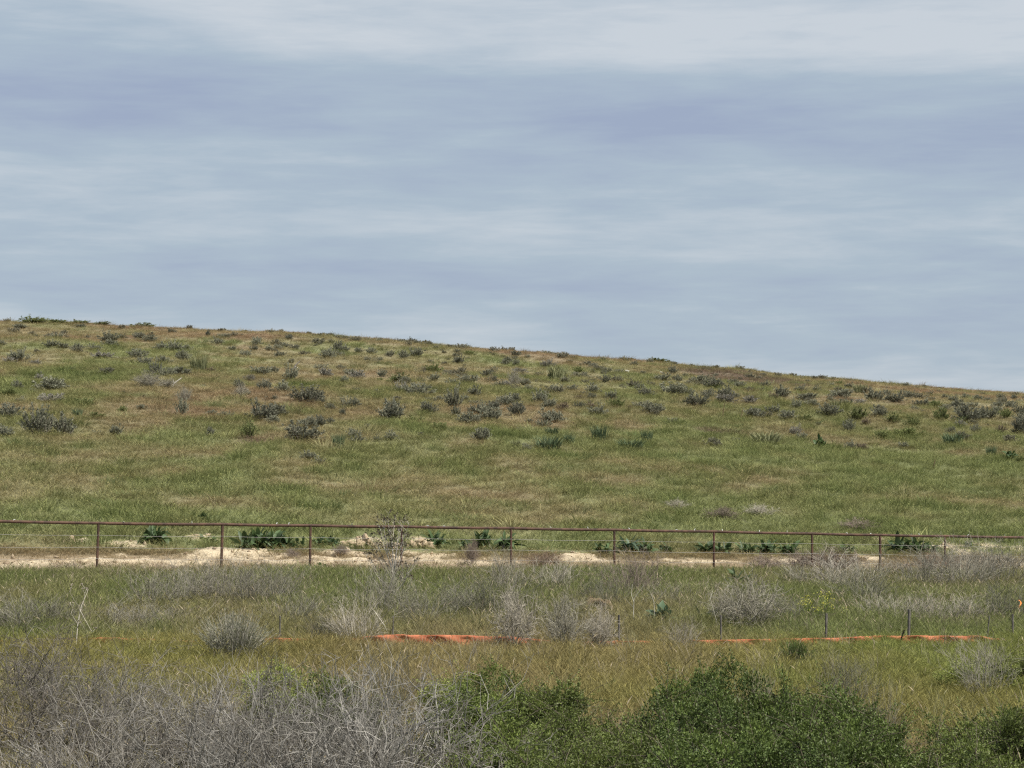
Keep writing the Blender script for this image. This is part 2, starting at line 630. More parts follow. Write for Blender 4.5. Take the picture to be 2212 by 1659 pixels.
def tuft_mesh(name, mat, nb, spread, lean, w, curl=.35, head=0., heads_w=.03):
    """a tuft of grass of unit height"""
    mb = MB()
    V, Fc, vv, tt = [], [], [], []
    for i in range(nb):
        a = rng.random() * 2 * math.pi
        r0 = spread * math.sqrt(rng.random())
        p0 = np.array([r0 * math.cos(a), r0 * math.sin(a), -.03])
        la = a + rng.normal() * .7
        ln = lean * (.3 + rng.random())
        h = .5 + .5 * rng.random()
        d1 = np.array([math.cos(la) * ln, math.sin(la) * ln, 1.])
        p1 = p0 + d1 * h * .55
        p2 = p1 + np.array([math.cos(la) * (ln + curl), math.sin(la) * (ln + curl), .85]) * h * .5
        s = np.array([-math.sin(la + rng.normal() * .9), math.cos(la + rng.normal() * .9), 0]) * w * (.6 + .8 * rng.random())
        b = len(V)
        V += [p0 - s * .8, p0 + s * .8, p1 + s * .8, p1 - s * .8, p2]
        Fc += [(b, b + 1, b + 2), (b, b + 2, b + 3), (b + 3, b + 2, b + 4)]
        q_ = rng.random()
        vv += [q_] * 5
        tt += [0, 0, .55, .55, 1.]
        if rng.random() < head:
            b = len(V)
            e = unit(p2 - p1)
            hw_ = s / (np.linalg.norm(s) + 1e-9) * heads_w
            V += [p2 - e * .10, p2 + hw_, p2 + e * .16 + np.array([math.cos(la), math.sin(la), -.6]) * .04, p2 - hw_]
            Fc += [(b, b + 1, b + 2), (b, b + 2, b + 3)]
            vv += [min(1, q_ + .2)] * 4
            tt += [1.] * 4
    mb.add(np.array(V), np.array(Fc), np.array(vv), np.array(tt))
    return mb.build(name, [mat])


def grow(mb, p, d, L, r, level, maxl, kids, wig=.25, up=.15, leafcb=None, shrink=.55, seg=4):
    pts = [np.array(p, float)]
    d = unit(d)
    for i in range(seg):
        d = unit(d + rng.normal(size=3) * wig / seg * 2 + np.array([0, 0, up / seg]))
        pts.append(pts[-1] + d * L / seg)
    pts = np.array(pts)
    mb.tube(pts, np.linspace(r, r * .5, len(pts)), 3, t0=level / (maxl + 1), t1=(level + 1) / (maxl + 1))
    if leafcb is not None and level >= maxl - 1:
        leafcb(pts, d)
    if level < maxl:
        for k in range(kids[level]):
            f = .25 + .75 * rng.random()
            x = f * seg
            i = min(int(x), seg - 1)
            q_ = pts[i] + (pts[i + 1] - pts[i]) * (x - i)
            ax = unit(pts[i + 1] - pts[i])
            side = unit(np.cross(ax, rng.normal(size=3)))
            nd = unit(ax * (.75 + .3 * rng.random()) + side * (.5 + .5 * rng.random()))
            grow(mb, q_, nd, L * shrink * (.6 + .7 * rng.random()), max(r * .58, .0019), level + 1, maxl, kids, wig, up, leafcb, shrink, max(2, seg - 1))


def dead_mesh(name, mat, style):
    """bare grey shrub, about one metre tall and as wide"""
    mb = MB()
    if style == 'tangle':
        for i in range(13):
            a = rng.random() * 2 * math.pi
            po = rng.random() * .95
            d = [math.cos(a) * math.sin(po), math.sin(a) * math.sin(po), math.cos(po)]
            grow(mb, [math.cos(a) * .10, math.sin(a) * .10, -.05], d, .70 + .45 * rng.random(), .0092, 0, 3, [6, 4, 2], wig=.5, up=.08)
    elif style == 'upright':
        for i in range(36):
            a = rng.random() * 2 * math.pi
            po = abs(rng.normal()) * .48
            d = [math.cos(a) * math.sin(po), math.sin(a) * math.sin(po), math.cos(po)]
            r0 = .22 * math.sqrt(rng.random())
            grow(mb, [math.cos(a) * r0, math.sin(a) * r0, -.04], d, .70 + .35 * rng.random(), .0055, 0, 2, [7, 3], wig=.16, up=.12, shrink=.40)
    else:                                        # tumble: round ball of fine twigs
        for i in range(30):
            a = rng.random() * 2 * math.pi
            po = rng.random() * 1.35
            d = [math.cos(a) * math.sin(po), math.sin(a) * math.sin(po), math.cos(po) + .1]
            grow(mb, [0, 0, 0.0], d, .5 + .12 * rng.random(), .006, 0, 2, [11, 4], wig=.6, up=.1, shrink=.45)
    return mb.build(name, [mat])


def sage_mesh(name, mat, squat=.6, nbr=44, upright=.0):
    """sagebrush of unit width: stiff grey branches, small leaves in clusters on the outer half"""
    mb, st = MB(), MB()
    nl = 5
    lob = [(rng.normal() * .16, rng.normal() * .16, .7 + .5 * rng.random()) for _ in range(nl)]
    for i in range(nbr):
        lx, ly, ls = lob[i % nl]
        a = rng.random() * 2 * math.pi
        po = math.acos(1 - rng.random() * (.92 - upright * .4))
        d = np.array([math.cos(a) * math.sin(po) * .45, math.sin(a) * math.sin(po) * .45, (math.cos(po) * .9 + .12) * squat])
        d *= ls * (.8 + .35 * rng.random())
        p0 = np.array([lx * .4, ly * .4, -.03])
        p1 = np.array([lx, ly, 0]) + d
        mid = (p0 + p1) / 2 + rng.normal(size=3) * .03 + np.array([0, 0, -.03])
        st.tube([p0, mid, p1], [.014, .009, .004], 3)
        k = 16
        f = .35 + .68 * rng.random(k)
        P = p0 + (p1 - p0) * f[:, None] + rng.normal(size=(k, 3)) * .022
        P = np.repeat(P, 4, 0)
        D = unit(p1 - p0) * .9 + rng.normal(size=(k * 4, 3)) * .55 + np.array([0, 0, .35])
        mb.leaves(P, D, .065 + .05 * rng.random(k * 4), .022 + .014 * rng.random(k * 4), t=np.repeat(f, 4).clip(0, 1))
    return mb.build(name, [mat]), st.build(name + '_stem', [M_twig])


def leafy_mesh(name, mleaf, mstem, n_lobe=15, lsz=.034):
    """leafy thicket shrub about 1 m tall: leaf clusters on the shells of uneven lobes carried by stems, sprays breaking the outline"""
    lf, st = MB(), MB()
    for i in range(n_lobe):
        a = i * 2.4 + rng.normal() * .4
        f = math.sqrt((i + .5) / n_lobe) * (1 + .25 * rng.normal())
        c0 = np.array([math.cos(a) * f * .62, math.sin(a) * f * .62, .82 - .52 * f * f + rng.normal() * .14 - .25 * (rng.random() < .35)])
        c0[2] = max(c0[2], .1)
        R = .09 + .13 * rng.random()
        n_ = int(760 * (R / .22) ** 2) + 60
        d = rng.normal(size=(n_, 3))
        d /= np.linalg.norm(d, axis=1)[:, None]
        bump = .8 + .45 * fbm(d[:, 0] * 2.5 + i * 7, d[:, 1] * 2.5 + d[:, 2] * 3, 211, 2)
        rr = R * bump * (1.15 - .55 * rng.random(n_) ** 1.5)
        P = c0 + d * rr[:, None] * np.array([1, 1, .85])
        D = d * .6 + rng.normal(size=(n_, 3)) * .55 + np.array([0, 0, .35])
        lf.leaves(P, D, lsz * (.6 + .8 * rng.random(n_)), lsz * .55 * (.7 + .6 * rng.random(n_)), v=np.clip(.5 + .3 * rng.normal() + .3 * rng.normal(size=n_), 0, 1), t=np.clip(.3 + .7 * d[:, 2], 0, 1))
        p0 = np.array([rng.normal() * .08, rng.normal() * .08, -.04])
        st.tube([p0, (p0 + c0) / 2 + rng.normal(size=3) * .04, c0], [.011, .008, .004], 4)
        for k in range(7):                      # sprays
            sd_ = unit(rng.normal(size=3) + np.array([0, 0, .9]))
            L = .16 + .42 * rng.random() ** 2
            pts = np.array([c0, c0 + sd_ * L * .6, c0 + sd_ * L + np.array([sd_[0], sd_[1], -.2]) * L * .25])
            st.tube(pts, [.004, .003, .0018], 3)
            m_ = 26
            ff = (.25 + .75 * rng.random(m_))[:, None]
            lf.leaves(pts[0] + (pts[2] - pts[0]) * ff + rng.normal(size=(m_, 3)) * .012, sd_ + rng.normal(size=(m_, 3)) * .7, lsz * .9, lsz * .5)
    for k in range(9):                          # long canes arching out over the top
        a = rng.random() * 6.28
        r0 = .5 * math.sqrt(rng.random())
        p0 = np.array([math.cos(a) * r0, math.sin(a) * r0, .55])
        o_ = np.array([math.cos(a + rng.normal() * .6), math.sin(a + rng.normal() * .6), 0])
        hh, ww = .35 + .30 * rng.random(), .1 + .35 * rng.random()
        pts = np.array([p0 + o_ * ww * f + np.array([0, 0, hh * (1.5 * f - .62 * f * f * (1 + ww))]) for f in (0, .33, .66, 1.)])
        st.tube(pts, [.005, .004, .003, .0015], 3)
        m_ = 40
        ff = rng.random(m_) * 2.99
        i0 = ff.astype(int)
        P = pts[i0] + (pts[i0 + 1] - pts[i0]) * (ff - i0)[:, None]
        lf.leaves(P + rng.normal(size=(m_, 3)) * .012, rng.normal(size=(m_, 3)) * .7 + o_ * .5 + np.array([0, 0, .4]), lsz * .85, lsz * .45)
    return lf.build(name, [mleaf]), st.build(name + '_stem', [mstem])


def blade_clump_mesh(name, mat, nb=90, spread=.4, w=.022, lean=.28):
    """coarse upright bunch grass of unit width"""
    return tuft_mesh(name, mat, nb, spread, lean, w, curl=.3)


M_twig = veg_material('dead_twig', 'object', rough=.9, transl=0, vlo=.35, vhi=1.55, tip=(1.15, 1.12, 1.08))
M_sage = veg_material('sage_leaf', 'object', rough=.9, transl=.2, vlo=.78, vhi=1.2, tip=(1.2, 1.2, 1.2), spec=.05)
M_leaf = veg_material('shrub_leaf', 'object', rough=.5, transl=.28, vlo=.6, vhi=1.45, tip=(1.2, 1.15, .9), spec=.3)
M_blade = veg_material('bunch_blade', 'object', rough=.6, transl=.22)
M_grass = veg_material('grass_blade', 'instance', rough=.7, transl=.25, tip=(1.25, 1.12, .95), vlo=.6, vhi=1.4)


# ------------------------------------------------------------------ grass and dry weeds: uncountable, instanced on points
def proto_collection(name, meshes):
    c = bpy.data.collections.new(name)
    for i, me in enumerate(meshes):
        c.objects.link(bpy.data.objects.new('%s_%02d' % (name, i), me))
    return c


def scatter(name, coll, nproto, P, S, R, C, label, cat=None):
    n_ = len(P)
    me = bpy.data.meshes.new(name)
    me.vertices.add(n_)
    me.vertices.foreach_set('co', P.astype(np.float32).ravel())
    for nm, arr in (('scl', S), ('rot', R), ('col', C)):
        a = me.attributes.new(nm, 'FLOAT_VECTOR', 'POINT')
        a.data.foreach_set('vector', arr.astype(np.float32).ravel())
    a = me.attributes.new('idx', 'INT', 'POINT')
    a.data.foreach_set('value', rng.integers(0, nproto, n_).astype(np.int32))
    o = link(name, me)
    o['kind'] = 'stuff'
    o['label'] = label
    if cat:
        o['category'] = cat
    ng = bpy.data.node_groups.new(name + '_nodes', 'GeometryNodeTree')
    ng.interface.new_socket('Geometry', in_out='INPUT', socket_type='NodeSocketGeometry')
    ng.interface.new_socket('Geometry', in_out='OUTPUT', socket_type='NodeSocketGeometry')
    gi, go = ng.nodes.new('NodeGroupInput'), ng.nodes.new('NodeGroupOutput')
    iop = ng.nodes.new('GeometryNodeInstanceOnPoints')
    ci = ng.nodes.new('GeometryNodeCollectionInfo')
    ci.inputs['Collection'].default_value = coll
    ci.inputs['Separate Children'].default_value = True
    ci.inputs['Reset Children'].default_value = True
    iop.inputs['Pick Instance'].default_value = True

    def named(nm, ty):
        k = ng.nodes.new('GeometryNodeInputNamedAttribute')
        k.data_type = ty
        k.inputs['Name'].default_value = nm
        return k.outputs['Attribute']
    L = ng.links
    L.new(gi.outputs[0], iop.inputs['Points'])
    L.new(ci.outputs[0], iop.inputs['Instance'])
    L.new(named('idx', 'INT'), iop.inputs['Instance Index'])
    L.new(named('rot', 'FLOAT_VECTOR'), iop.inputs['Rotation'])
    L.new(named('scl', 'FLOAT_VECTOR'), iop.inputs['Scale'])
    L.new(iop.outputs[0], go.inputs[0])
    md = o.modifiers.new('scatter', 'NODES')
    md.node_group = ng
    return o


def sample_area(y0, y1, dens, margin=2.5, k=.238):
    """random points, uniform by area, over the ground the view takes in and a strip beside it"""
    area = k * (y1 ** 2 - y0 ** 2) + 2 * margin * (y1 - y0)
    n_ = int(area * dens)
    y = np.sqrt(y0 ** 2 + rng.random(n_ * 2) * (y1 ** 2 - y0 ** 2))
    x = (rng.random(n_ * 2) * 2 - 1) * (k * y + margin)
    return x[:n_], y[:n_]


def rotz(n_, tiltv=.15):
    r = rng.normal(size=(n_, 3)) * tiltv
    r[:, 2] = rng.random(n_) * 2 * math.pi
    return r


short_tufts = proto_collection('short_tuft', [tuft_mesh('short_tuft', M_grass, 30, .48, .55, .013, head=.25, heads_w=.016) for _ in range(6)])
tall_tufts = proto_collection('tall_tuft', [tuft_mesh('tall_tuft', M_grass, 28, .34, .42, .0085, curl=.5, head=.22, heads_w=.010) for _ in range(6)])

# barrier line: where its top shows above the meadow, (x0, x1) in photo columns
BAR_Y = 43.2
SHOW = [(215, 245), (590, 640), (795, 1165), (1270, 1405), (1490, 1650), (1715, 1885), (1945, 2115)]


def barrier_show(x, y):
    px = 1106 + F * x / y
    s = np.zeros_like(px)
    for a, b in SHOW:
        s = np.maximum(s, sstep(a - 12, a + 5, px) * (1 - sstep(b - 5, b + 12, px)))
    return s


# hillside grass
x, y = sample_area(58, 150, 11.5, 3)
x2, y2 = sample_area(150, 300, 4.0, 5)
x, y = np.concatenate([x, x2]), np.concatenate([y, y2])
keep = qcoord(x, y) > 70.5
x, y = x[keep], y[keep]
keep = rng.random(len(x)) > sandmask(x, y) * .95
x, y = x[keep], y[keep]
c, g = cover_colour(x, y)
clump = np.clip((fbm(x / 1.3, y / 1.6, 91, 3) - .55) * 6, 0, 1)
grow_f = np.clip(g * 1.5, .35, 1.2)
h = (.13 + .10 * rng.random(len(x))) * (.7 + .5 * grow_f) * (1 + clump * .9 * (g > .4))
w = (.36 + .38 * rng.random(len(x))) * (1 + .15 * (y > 150))
c = c * (.82 + .36 * rng.random((len(x), 1)))
c = lerp(c, np.array([.100, .140, .045]), clump * .5 * (g > .42))
P = np.stack([x, y, terrain(x, y) - .01], 1)
scatter('hillside_grass', short_tufts, 6, P, np.stack([w, w, h], 1), rotz(len(x)), c, 'short brown and green grass covering the hillside', None)

# tussocks: denser clumps of grass standing above the rest of the slope
tuss = proto_collection('tussock', [tuft_mesh('tussock', M_grass, 110, .50, .60, .0085, curl=.35) for _ in range(4)])
x, y = sample_area(60, 250, 1.1, 4)
q = qcoord(x, y)
cl = fbm(x / 3.5, y / 5.0, 151, 3)
keep = (q > 71) & (rng.random(len(x)) < np.clip((cl - .40) * 3.2, .06, 1) * np.interp(q, [71, 75, 79, 84, 110, 130, 250], [.9, 1, .7, .6, .85, .5, .35])) & (sandmask(x, y) < .3)
x, y, q = x[keep], y[keep], q[keep]
c, g = cover_colour(x, y)
kind = rng.random(len(x))
c = lerp(c, LIME, (kind < .35) * .75 * np.clip(g * 1.6, .1, 1))
c = lerp(c, np.array([.088, .134, .054]), (kind > .66) * .75 * np.clip(g * 2, .2, 1))
c = lerp(c, np.array([.22, .19, .11]), (np.abs(kind - .5) < .06) * .4)
c = c * (.82 + .36 * rng.random((len(x), 1)))
w = .40 + .90 * rng.random(len(x)) ** 2
h = w * (.26 + .20 * rng.random(len(x)))
P = np.stack([x, y, terrain(x, y) - .01], 1)
scatter('tussock_grass', tuss, 4, P, np.stack([w, w, h], 1), rotz(len(x)), c, 'low rounded grass tussocks dotted over the slope', None)

# bank and meadow grass
BUR = at(1294, 1340)
x, y = sample_area(16, 78, 44, 2.0)
q = qcoord(x, y)
keep = (q < 71.5) & ~((np.abs(x - BUR[0]) < .40) & (y > BUR[1] - 2.2) & (y < BUR[1] + .9))
x, y, q = x[keep], y[keep], q[keep]
sd = sandmask(x, y)
keep = rng.random(len(x)) > np.maximum(sd * .93, .80 * sstep(63.5, 65, q) * (1 - sstep(70, 72, q)))
x, y, q = x[keep], y[keep], q[keep]
c, g = cover_colour(x, y)
bank = sstep(44, 46, y) * (1 - sstep(62, 64.5, q))
verge = sstep(63, 65, q)
h = .20 + .14 * rng.random(len(x)) + .24 * bank * (.4 + .9 * fbm(x / 2, y / 2, 95, 2)) + .04 * (y < 42)
h = h * (1 - .45 * verge)
bs = barrier_show(x, y)
nearbar = sstep(33, 38, y) * (1 - sstep(BAR_Y, BAR_Y + .3, y))
bigbs = sstep(795, 810, 1106 + F * x / y) * (1 - sstep(900, 990, 1106 + F * x / y))
h = h * (1 - nearbar * (-.08 + .36 * bs + .06 * bigbs))
h = h * (.8 + .5 * fbm(x / 1.1, y / 1.1, 97, 2))
w = .30 + .25 * rng.random(len(x))
c = c * (.80 + .40 * rng.random((len(x), 1)))
P = np.stack([x, y, terrain(x, y) - .01], 1)
scatter('meadow_grass', tall_tufts, 6, P, np.stack([w, w, h], 1), rotz(len(x)), c, 'tall yellow green grass of the meadow and bank', None)

# leafy green weeds massed on the bank
x, y = sample_area(44, 74, 5.5, 2.0)
q = qcoord(x, y)
keep = (y > 44.5) & (q < 64.0) & ~((np.abs(x - BUR[0]) < .5) & (y > BUR[1] - 2.6) & (y < BUR[1] + .9)) & (rng.random(len(x)) < np.clip((fbm(x / 2.0, y / 2.6, 171, 3) - .36) * 4, .05, 1))
x, y = x[keep], y[keep]
c, g = cover_colour(x, y)
kind = rng.random(len(x))
c = lerp(c, np.array([.105, .145, .055]), (kind < .4) * .8)
c = lerp(c, np.array([.185, .185, .130]), (kind > .72) * .8)
c = c * (.8 + .4 * rng.random((len(x), 1)))
w = .40 + .55 * rng.random(len(x))
h = .25 + .25 * rng.random(len(x))
scatter('bank_weeds', tuss, 4, np.stack([x, y, terrain(x, y) - .01], 1), np.stack([w, w, h], 1), rotz(len(x)), c, 'soft green weeds massed on the bank below the fence', None)

# fine dry grey stalks standing in the bank and in the brush
wisps = proto_collection('dry_wisp', [tuft_mesh('dry_wisp', M_grass, 16, .25, .42, .0055, curl=.25, head=.1, heads_w=.012) for _ in range(5)])
x, y = sample_area(17, 76, 33, 2.0)
q = qcoord(x, y)
bank = sstep(44, 47, y) * (1 - sstep(66, 67.5, q))
patch = np.clip((fbm(x / 2.6, y / 3.2, 101, 3) - .42) * 6, 0, 1)
left = (1 - sstep(-3.0, .5, x)) * (1 - sstep(33, 36, y))
pr = np.maximum(bank * (.30 + .70 * patch), np.maximum(left * .42, .05))
keep = (rng.random(len(x)) < pr) & (q < 67.5) & (sandmask(x, y) < .5)
x, y, q = x[keep], y[keep], q[keep]
h = (.35 + .35 * rng.random(len(x))) * (1 - .4 * sstep(63, 65, q))
w = .35 + .3 * rng.random(len(x))
c = np.array([.265, .245, .205]) * (.7 + .6 * rng.random((len(x), 1)))
c = lerp(c, np.array([.150, .165, .085]), (rng.random(len(x)) < .4) * .8)
c = lerp(c, np.array([.225, .170, .150]), rng.random(len(x)) * sstep(60, 64, q))
P = np.stack([x, y, terrain(x, y) - .01], 1)
scatter('dry_weeds', wisps, 5, P, np.stack([w, w, h], 1), rotz(len(x)), c, 'fine grey dry weed stalks standing among the grass', None)

# crumbled soil on the bare track
M_crumb, n, l = newmat('crumbled_soil')
out = n.new('ShaderNodeOutputMaterial')
p = n.new('ShaderNodeBsdfPrincipled')
p.inputs['Roughness'].default_value = .95
ac = n.new('ShaderNodeAttribute')
ac.attribute_type = 'INSTANCER'
ac.attribute_name = 'col'
l.new(ac.outputs['Vector'], p.inputs['Base Color'])
l.new(p.outputs[0], out.inputs[0])


def crumb_mesh(seed):
    r = np.random.default_rng(seed)
    V = np.array([(1, 0, 0), (-1, 0, 0), (0, 1, 0), (0, -1, 0), (0, 0, .8), (0, 0, -.8)]) * (.7 + .6 * r.random((6, 1))) + r.normal(size=(6, 3)) * .12
    return mkmesh('crumb', V, [np.array([(0, 2, 4), (2, 1, 4), (1, 3, 4), (3, 0, 4), (2, 0, 5), (1, 2, 5), (3, 1, 5), (0, 3, 5)])], mats=[M_crumb])


crumbs = proto_collection('crumb', [crumb_mesh(i) for i in range(4)])
x, y = sample_area(56, 82, 30, 2.0)
q = qcoord(x, y)
sd = sandmask(x, y)
keep = rng.random(len(x)) < np.maximum(sd * .55 * np.clip((fbm(x / .8, y / .8, 161, 2) - .3) * 3, 0, 1), .25 * ((q > 64) & (q < 70)))
x, y = x[keep], y[keep]
w = .02 + .07 * rng.random(len(x)) ** 3
c = lerp(np.array([.46, .37, .25]), np.array([.24, .18, .12]), rng.random(len(x)))
scatter('crumbled_dirt', crumbs, 4, np.stack([x, y, terrain(x, y) + w * .2], 1), np.stack([w * 1.3, w, w], 1), rotz(len(x), .6), c, 'crumbled pale soil and clods strewn over the bare track', None)

# ------------------------------------------------------------------ pipe fence
M_rust = noise_material('rusty_pipe', (.034, .022, .018), (.130, .072, .046), 5, .8, .2, .3, detail=9)
M_wire = noise_material('fence_wire', (.16, .15, .14), (.30, .29, .27), 5, .5, 0, .4, metal=.5)
M_clip = noise_material('white_clip', (.55, .55, .52), (.75, .75, .72), 5, .6, 0)
M_concrete = noise_material('concrete', (.45, .43, .39), (.60, .58, .54), 12, .9, .3)
FA, FB = 66.0, 0.41


def on_fence(px, py):
    ux, uz = pixdir(px, py)
    yy = FA / (1 - FB * ux)
    return np.array([ux * yy, yy, CAM_Z + uz * yy])


RAIL = [(-160, 1121), (-60, 1124), (213, 1130), (481, 1132.5), (671, 1135), (868, 1137.5), (1104, 1141), (1327, 1144.5), (1542, 1148), (1754, 1152.5), (1901, 1155.5), (2041, 1158), (2262, 1161), (2400, 1163)]
fence0 = on_fence(1104, 1220)
fx, fy = fence0[0], fence0[1]
fence = link('pipe_fence', None, loc=(fx, fy, tz(fx, fy)))
tag(fence, 'rusty steel pipe fence with thin wires running along the foot of the hill', 'fence')
F0 = np.array(fence.location)
rail_pts = np.array([on_fence(a, b) for a, b in RAIL])
# a gentle sag and waver between posts
dense = []
for i in range(len(rail_pts) - 1):
    for f in np.linspace(0, 1, 6, endpoint=False):
        p_ = rail_pts[i] * (1 - f) + rail_pts[i + 1] * f
        p_[2] += -.012 * math.sin(math.pi * f)
        dense.append(p_)
dense.append(rail_pts[-1])
mb = MB()
mb.tube(np.array(dense) - F0, .040, 10)
link('rail', mb.build('rail', [M_rust], True), fence)
post_list = []
for i, (px, py) in enumerate(RAIL[1:-1]):
    top = on_fence(px, py)
    lean = -3.5 if px < 500 else (-1.5 if px < 1000 else 0)
    bx = top[0] + lean / F * top[1]
    by = top[1]
    bz = tz(bx, by) - .25
    pts = np.array([[bx, by, bz], [(bx + top[0]) / 2, by, (bz + top[2]) / 2], [top[0], top[1], top[2] - .03]])
    mb = MB()
    mb.tube(pts - F0, .040 if px in (481, 1901) else .035, 8)
    link('post', mb.build('post', [M_rust], True), fence)
    post_list.append((np.array([bx, by, tz(bx, by)]), top))
    if px == 213:
        mb = MB()
        mb.tube(np.array([[bx, by, bz], [bx, by, tz(bx, by) + .06], [bx, by, tz(bx, by) + .09]]) - F0, [.14, .13, .06], 8, cap=True)
        link('footing', mb.build('footing', [M_concrete]), fence)
for fr in (.76, .52, .29):
    pts = []
    for i, (b_, t_) in enumerate(post_list):
        p_ = b_ * (1 - fr) + t_ * fr
        p_ = p_ + np.array([0, -.045, 0])
        if i:
            pv = pts[-1]
            for f in (.33, .66):
                m_ = pv * (1 - f) + p_ * f
                m_[2] -= .02
                pts.append(m_)
        pts.append(p_)
    mb = MB()
    mb.tube(np.array(pts) - F0, .0045, 4)
    link('wire', mb.build('wire', [M_wire]), fence)
clip_me = None
mb = MB()
mb.tube(np.array([[0, 0, -.012], [0, 0, .03], [.01, 0, .05]]), [.009, .009, .004], 5, cap=True)
clip_me = mb.build('clip', [M_clip])
for px in (30, 268, 598, 624, 760, 925, 958, 1190, 1360, 1460, 1500, 1560, 1640, 1700, 1830, 1880, 1985, 2060, 2090, 2170, 415, 1270):
    k = 0
    while RAIL[k + 1][0] < px:
        k += 1
    f = (px - RAIL[k][0]) / (RAIL[k + 1][0] - RAIL[k][0])
    p_ = on_fence(px, RAIL[k][1] * (1 - f) + RAIL[k + 1][1] * f)
    link('clip', clip_me, fence, p_ - F0 + np.array([0, -.02, .034]), (rng.normal() * .5, rng.normal() * .8, 0))

# ------------------------------------------------------------------ orange barrier with stakes
M_orange = noise_material('orange_fabric', (.34, .098, .046), (.50, .19, .10), 6, .9, .3, .2)
M_stake = noise_material('weathered_stake', (.055, .050, .045), (.17, .155, .14), 9, .9, .2)
BTOP = [(-60, 1385), (215, 1377), (245, 1377), (420, 1384), (600, 1377.5), (640, 1378), (720, 1385), (795, 1374), (850, 1370.5), (1000, 1372.5), (1110, 1376), (1165, 1381), (1230, 1389), (1290, 1384), (1405, 1384), (1450, 1388),
        (1500, 1382.5), (1640, 1381), (1720, 1379.5), (1790, 1377.5), (1885, 1374), (1950, 1372.5), (2110, 1373.5), (2160, 1380), (2260, 1385)]
bar = link('barrier_fence', None, loc=(0, BAR_Y, tz(0, BAR_Y)))
tag(bar, 'low sagging orange fabric barrier on wooden stakes across the meadow', 'barrier fence')
B0 = np.array(bar.location)
cols = np.arange(-60, 2262, 4.)
tops = np.interp(cols, [a for a, _ in BTOP], [b for _, b in BTOP]) + (fbm(cols / 18, cols * 0, 111, 3) - .5) * 3.0
V = []
for cx, rt in zip(cols, tops):
    yy = BAR_Y + .12 * math.sin(cx / 95.) + .05 * math.sin(cx / 23.)
    ux, uz = pixdir(cx, rt)
    xx = ux * yy
    zt = CAM_Z + uz * yy
    zb = tz(xx, yy) - .04
    for k, f in enumerate((0, .3, .6, .85, .97, 1.0)):
        V.append((xx, yy + .035 * math.sin(cx / 11. + k * 1.7) * (1 - abs(f - .5)) + (.03 if k == 5 else 0), zb + (zt - zb) * f))
V = np.array(V) - B0
nk = 6
ii, jj = np.meshgrid(np.arange(len(cols) - 1), np.arange(nk - 1), indexing='ij')
ii, jj = ii.ravel(), jj.ravel()
fab = mkmesh('fabric', V, [np.stack([ii * nk + jj, (ii + 1) * nk + jj, (ii + 1) * nk + jj + 1, ii * nk + jj + 1], 1)], mats=[M_orange], smooth=True)
fo = link('fabric', fab, bar)
sd_ = fo.modifiers.new('thick', 'SOLIDIFY')
sd_.thickness = .006
for px, rt, wd, tl in ((605, 1330, .020, 0), (850, 1330, .018, .02), (1337, 1328, .030, 0), (1557, 1329, .024, 0), (1785, 1325, .032, .015), (1964, 1316, .036, .02), (2137, 1330, .016, .06), (2187, 1326, .026, 0)):
    yy = BAR_Y + .20
    ux, uz = pixdir(px, rt)
    xt, zt = ux * yy, CAM_Z + uz * yy
    mb = MB()
    mb.tube(np.array([[xt - tl, yy, tz(xt, yy) - .15], [xt - tl * .5, yy, (zt) / 2], [xt, yy, zt]]) - B0, [wd * .75] * 3, 4, cap=True)
    link('stake', mb.build('stake', [M_stake]), bar)


